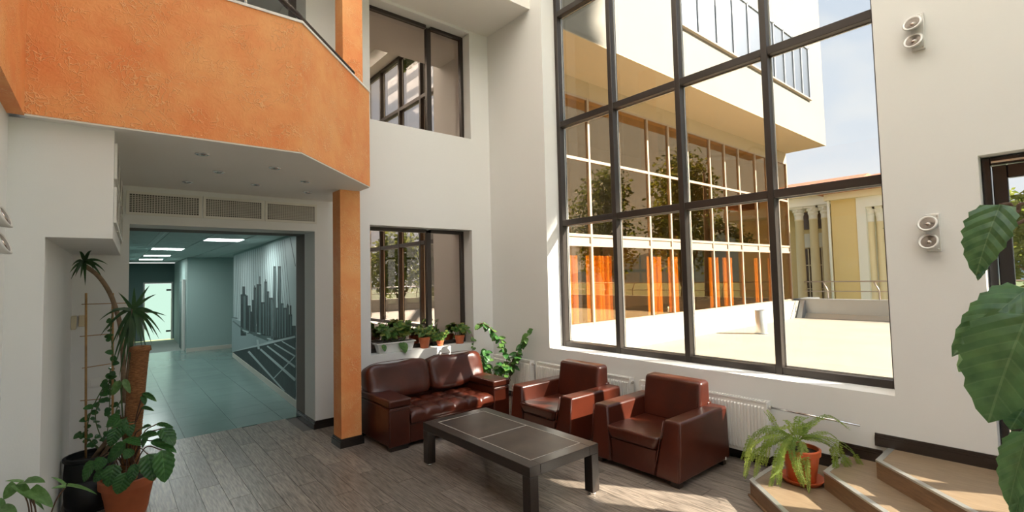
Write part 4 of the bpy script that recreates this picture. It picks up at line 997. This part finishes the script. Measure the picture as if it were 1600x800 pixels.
# pale heart leaf plant, bottom left
D3_ = 2.9
def zl(X, Y, dd=0): return PD(X/8.889, 720+Y/8.889, D3_+dd)
base3 = PD(45, 800, D3_); loc = Vector((base3.x+.02, -5.55, 0))
t3 = thing('heart_leaf_plant', 'pale green heart leaved plant cut off at the bottom left', 'potted plant', loc)
pot(t3, [(.11, 0), (.135, .2), (.145, .36), (.15, .37)], 'planter_white', .33, .13)
for a, b, wd, dd in (((330, 300), (590, 240), 150, 0), ((320, 295), (85, 258), 50, .02), ((230, 330), (20, 530), 190, -.02), ((420, 400), (728, 592), 170, -.03), ((230, 330), (430, 490), 130, -.01), ((930, 355), (1325, 388), 55, -.02), ((900, 345), (755, 205), 55, 0), ((910, 362), (728, 362), 60, -.02), ((10, 660), (215, 690), 150, -.05), ((430, 520), (610, 640), 50, .04), ((-60, 560), (60, 640), 120, 0)):
    A, B = zl(*a, dd), zl(*b, dd-.05); place_leaf(t3, LM['heart'], A, B, (CAM-A).normalized()*.7+Vector((rnd.uniform(-.2, .2), 0, .8)), wd/8.889*D3_/FL, .38)
for a in ((300, 310), (230, 340), (420, 410), (905, 362), (430, 530), (20, 660)):
    A = zl(*a, 0); tubeP(t3, curve([loc+Vector((rnd.uniform(-.04, .04), rnd.uniform(-.04, .04), .32)), (A+loc+Vector((0, 0, .55)))*.5, A], 6), .004, 'twig', 'stalk', 5)

# large leaved plant, right foreground
DR = 1.55
trk = PD(1668, 480, DR+.05); loc = Vector((trk.x, trk.y, 0))
t4 = thing('large_leaf_plant', 'tall plant with big glossy toothed leaves at the right edge', 'potted plant', loc)
pot(t4, [(.15, 0), (.17, .1), (.195, .32), (.205, .33), (.205, .37), (.195, .375)], 'terracotta', .33, .18)
tubeP(t4, curve([loc+Vector((0, 0, .3)), loc+Vector((.02, 0, 1.0)), loc+Vector((-.02, .02, 1.6)), loc+Vector((0, 0, 2.2))], 6), .02, 'twig', 'trunk', 10)
for a, b, wd, dd, me in (((1563, 320), (1520, 418), 62, 0, 'big'), ((1545, 400), (1527, 430), 18, .03, 'big'), ((1606, 492), (1535, 648), 112, -.06, 'big'), ((1604, 452), (1490, 535), 58, .03, 'big'), ((1600, 470), (1497, 572), 62, .06, 'under'), ((1600, 470), (1530, 505), 40, .04, 'under'), ((1620, 610), (1578, 660), 66, -.02, 'big'), ((1615, 560), (1575, 602), 40, .02, 'big'), ((1606, 675), (1570, 785), 46, 0, 'big'), ((1600, 745), (1582, 812), 26, .04, 'big'), ((1660, 330), (1700, 250), 80, 0, 'big'), ((1670, 420), (1760, 470), 110, .05, 'big'), ((1680, 560), (1750, 660), 110, .1, 'big'), ((1640, 650), (1690, 780), 100, .1, 'big')):
    A, B = PD(*a, DR+dd), PD(*b, DR+dd-.04); place_leaf(t4, LM[me], A, B, (CAM-A).normalized()*.9+Vector((-.15, -.05, .35)), wd*DR/FL*.95, .40)
for pts in (((1668, 340), (1600, 318), (1591, 330), (1583, 331), (1578, 319), (1563, 320)), ((1668, 400), (1620, 345), (1585, 352), (1565, 366)), ((1668, 500), (1630, 470), (1606, 488)), ((1668, 480), (1630, 450), (1603, 454)), ((1668, 640), (1640, 590), (1618, 612)), ((1668, 700), (1640, 655), (1606, 677)), ((1668, 420), (1670, 420)), ((1668, 560), (1680, 562))):
    tubeP(t4, curve([PD(*p, DR+.02) for p in pts], 5), .0055, 'twig', 'petiole', 6)

# fern on the lowest step
loc = Vector((5.13, -.54, SH+.003))
t5 = thing('potted_fern', 'drooping green fern in an orange pot on the lowest step', 'potted plant', loc)
MB().lathe([(.001, 0), (.15, 0), (.175, .035), (.178, .04), (.170, .04), (.150, .012), (.001, .012)], n=32, cap=False).build('saucer', 'fern_pot', t5, True)
pot(t5, [(.105, .013), (.112, .03), (.142, .235), (.154, .24), (.158, .285), (.150, .29)], 'fern_pot', .255, .138)
d5 = depth(loc+Vector((0, 0, .3)))
def zf(X, Y, dd=0): return PD(1120+X/5, 600+Y/5, d5+dd)
def frond(parent, pts, wl, seed, m='fern_leaf'):
    r = random.Random(seed); sp_ = curve(pts, 12); n = len(sp_); mb = MB(); l = parent.location
    mb.tube([p-l for p in sp_], [.0028*(1-.7*i/n) for i in range(n)], 4)
    tot = sum((sp_[i+1]-sp_[i]).length for i in range(n-1)); acc = 0; step = .0115; nxt = .05
    for i in range(n-1):
        a, b = sp_[i], sp_[i+1]; sl = (b-a).length; d = (b-a).normalized()
        while nxt < acc+sl:
            p = a.lerp(b, (nxt-acc)/sl); t = nxt/tot
            side = d.cross(Vector((0, 0, 1))); side = side.normalized() if side.length > .12 else d.cross((CAM-p)).normalized()
            if abs(d.z) > .85: side = d.cross((CAM-p).normalized()).normalized()
            ln = wl*(min(1, .35+t*4))*(1-t)**.45*(.85+.3*r.random())
            for s in (-1, 1):
                dv = (side*s+d*.35+Vector((0, 0, -.15))+Vector((r.gauss(0, .12), r.gauss(0, .12), r.gauss(0, .12)))).normalized(); nn = d*.0062
                mb.add([p-l, p+dv*ln*.5+nn-l, p+dv*ln-l, p+dv*ln*.5-nn*.9-l], [(0, 1, 2, 3)])
            nxt += step
        acc += sl
    return mb.build('frond', m, parent, False)
B0 = (635, 440)
FR = [([(480, 370), (300, 400), (212, 600)], .05), ([(500, 380), (300, 470), (222, 740)], .0), ([(520, 400), (360, 480), (290, 735)], -.05), ([(560, 420), (480, 520), (430, 800)], -.15), ([(570, 430), (505, 560), (470, 790)], -.18), ([(600, 420), (590, 560), (660, 800)], -.2), ([(660, 470), (650, 620), (680, 810)], -.2), ([(660, 470), (700, 620), (728, 830)], -.22), ([(690, 360), (860, 255), (1052, 352)], .12), ([(620, 330), (660, 280), (718, 258)], .08), ([(560, 400), (480, 330), (390, 200)], .15), ([(640, 360), (660, 330), (690, 345)], .05), ([(720, 400), (850, 370), (950, 440)], .05), ([(740, 410), (880, 440), (1000, 560), (1095, 722)], -.05), ([(740, 420), (930, 450), (1100, 580), (1162, 765)], -.05), ([(740, 420), (900, 500), (1045, 690)], -.1), ([(720, 430), (880, 480), (935, 640), (948, 795)], -.12), ([(520, 370), (400, 350), (300, 440), (240, 570)], .08), ([(560, 350), (480, 350), (400, 400), (360, 640)], .1), ([(600, 380), (560, 300), (550, 290)], .08), ([(550, 440), (470, 440), (300, 520), (265, 600)], -.02), ([(590, 440), (540, 500), (470, 640), (445, 720)], -.16), ([(650, 400), (700, 350), (740, 300)], .02)]
r8 = random.Random(4); FR += [([(a+r8.uniform(-28, 28), b+r8.uniform(-26, 22)) for a, b in pts], dd+r8.uniform(-.06, .06)) for pts, dd in FR for _ in range(1)]
for i, (pts, dd) in enumerate(FR):
    m_ = len(pts); frond(t5, [zf(*B0, 0)]+[zf(a, b, dd*(k+1)/m_) for k, (a, b) in enumerate(pts)], .047, 50+i)

# plants on the window sill
SZ = .8865
def sill_plant(name, label, loc, builder):
    t = thing(name, label, 'potted plant', loc, group='plants on the window sill'); builder(t); return t
def shoots(t, n, base_r, h, spread, leaf_key, lsize, seed, z0, ctr=(0, 0), long=1.0):
    r = random.Random(seed)
    for k in range(n):
        an = r.random()*6.283; b = Vector((ctr[0]+base_r*math.cos(an)*r.random(), ctr[1]+base_r*math.sin(an)*r.random()*long, z0))
        tp = Vector((min(max(b.x+spread*math.cos(an)*.8, -.12), .16), b.y+spread*math.sin(an)*r.uniform(.6, 1.2), z0+h*r.uniform(.4, 1.0)))
        pts = curve([b, (b+tp)*.5+Vector((0, 0, h*.18)), tp], 5); MB().tube(pts, .0025, 5).build('stalk', 'green_stem', t, True)
        for p in pts[3:]:
            for s in range(2 if r.random() < .8 else 1):
                d = Vector((r.uniform(-1, 1), r.uniform(-1, 1), r.uniform(-.5, .7))).normalized(); A = p+t.location
                e = A+d*lsize*r.uniform(.7, 1.25)
                if e.x < -.232: d.x = abs(d.x); e = A+d*lsize
                place_leaf(t, LM[leaf_key if r.random() < .75 else 'yellow'], A, e, Vector((.5, -.2, .8)), None)
def b1(t):
    o = MB().hull8([(-.055, -.27, 0), (.055, -.27, 0), (.055, .27, 0), (-.055, .27, 0)], [(-.075, -.31, .15), (.075, -.31, .15), (.075, .31, .15), (-.075, .31, .15)]).build('planter_box', 'planter_white', t, bevel=.006)
    rm = MB()
    for q in ((-.088, .088, -.325, -.305), (-.088, .088, .305, .325), (-.088, -.07, -.305, .305), (.07, .088, -.305, .305)): rm.box(*q, .135, .155)
    rm.build('rim', 'planter_white', t, bevel=.004); MB().box(-.07, .07, -.30, .30, .148, .153).build('soil', 'soil', t)
    shoots(t, 22, .05, .30, .10, 'mid', .085, 21, .15, long=4.6)
    A = t.location+Vector((.09, .05, .15))
    for d in ((.06, .0, -.1), (.09, .05, -.16), (.07, -.28, -.10)): place_leaf(t, LM['mid'], A+Vector((0, d[1], -.01)), A+Vector(d), (1, 0, .4))
sill_plant('white_planter', 'long white planter of green shoots on the window sill', (-.125, -1.83, SZ), b1)
def bp(r, h, seed, n, hh, spread, lk, ls, m='terracotta'):
    def f(t):
        pot(t, [(r*.72, 0), (r*.95, h*.72), (r*1.02, h*.74), (r*1.05, h), (r, h+.003)], m, h*.85, r*.9, n=24, th=.008); shoots(t, n, r*.6, hh, spread, lk, ls, seed, h*.85)
    return f
sill_plant('clay_pot_plant', 'bushy light green plant in the taller clay pot on the sill', (-.12, -1.31, SZ), bp(.088, .17, 31, 20, .20, .13, 'light', .055))
sill_plant('clay_pot_plant', 'low trailing plant in the smallest clay pot on the sill', (-.115, -1.02, SZ), bp(.06, .09, 32, 16, .16, .13, 'mid', .055))
def b4(t):
    bp(.082, .135, 33, 5, .20, .10, 'mid', .085)(t); MB().lathe([(.06, -.0), (.075, .012), (.07, .014), (.055, .006)], n=20).build('saucer', 'terracotta', t, True)
    l = t.location
    pts = curve([l+Vector((.02, .06, .14)), l+Vector((.06, .15, .22)), l+Vector((.10, .20, .10)), l+Vector((.16, .16, -.06)), l+Vector((.18, .10, -.18))], 6); tubeP(t, pts, .004, 'twig', 'trailing_stem', 6)
    for k in range(4, len(pts), 2): place_leaf(t, LM['mid'], pts[k], pts[k]+Vector((.03, rnd.uniform(-.06, .06), rnd.uniform(-.07, .04))), (1, -.4, .5))
sill_plant('clay_pot_plant', 'sparse plant in the clay pot nearest the window corner', (-.12, -.63, SZ), b4)

# climbing plant in the corner between sofa and radiator
loc = Vector((.72, -.52, 0)); d6 = depth(loc+Vector((0, 0, .8)))
t6 = thing('corner_plant', 'tall leggy plant in the corner between sofa and radiator', 'potted plant', loc)
pot(t6, [(.12, 0), (.15, .25), (.158, .255), (.16, .30), (.15, .303)], 'terracotta', .27, .138)
def zc(x, y, dd=0): return PD(x, y, d6+dd)
r6 = random.Random(17)
for v in ([(795, 592), (792, 565), (786, 540), (773, 520), (757, 506), (746, 508)], [(796, 592), (800, 570), (812, 545), (820, 530), (830, 513)], [(775, 600), (762, 575), (760, 560), (758, 545)], [(797, 595), (790, 580), (800, 565), (812, 552)], [(790, 600), (775, 580), (790, 570), (806, 575)]):
    pts = curve([loc+Vector((0, 0, .27))]+[zc(a, b, r6.uniform(-.03, .03)) for a, b in v], 6); tubeP(t6, pts, .0055, 'twig', 'stem', 6)
    for k in range(10, len(pts)):
        for s in range(2 if k % 2 else 1):
            A = pts[k]; d = (Vector((r6.uniform(-1, 1), r6.uniform(-1, 1), r6.uniform(-1.1, .25)))).normalized()
            e = A+d*r6.uniform(.09, .14)
            if e.y > -.14: continue
            place_leaf(t6, LM['mid' if r6.random() < .5 else 'dark'], A, e, (CAM-A).normalized()*.6+Vector((0, .2, .7)))
loc = Vector((.45, -.72, 0)); t7 = thing('bushy_plant', 'low yellow green bushy plant behind the right sofa arm', 'potted plant', loc)
pot(t7, [(.10, 0), (.125, .25), (.132, .255), (.132, .30), (.125, .303)], 'terracotta', .27, .115)
r7 = random.Random(23)
for k in range(26):
    an = r7.random()*6.283; rr = r7.uniform(.06, .2); b = loc+Vector((.03*math.cos(an), .03*math.sin(an), .27)); tp = loc+Vector((rr*math.cos(an), rr*math.sin(an)*.9, r7.uniform(.5, .78)))
    pts = curve([b, (b+tp)*.5+Vector((0, 0, .06)), tp], 5); tubeP(t7, pts, .003, 'green_stem', 'stalk', 5)
    for p in pts[4:]:
        place_leaf(t7, LM['mid' if r7.random() < .6 else 'yellow'], p, p+Vector((r7.uniform(-1, 1), r7.uniform(-1, 1), r7.uniform(-.5, .6))).normalized()*.075, (.5, -.3, .8))
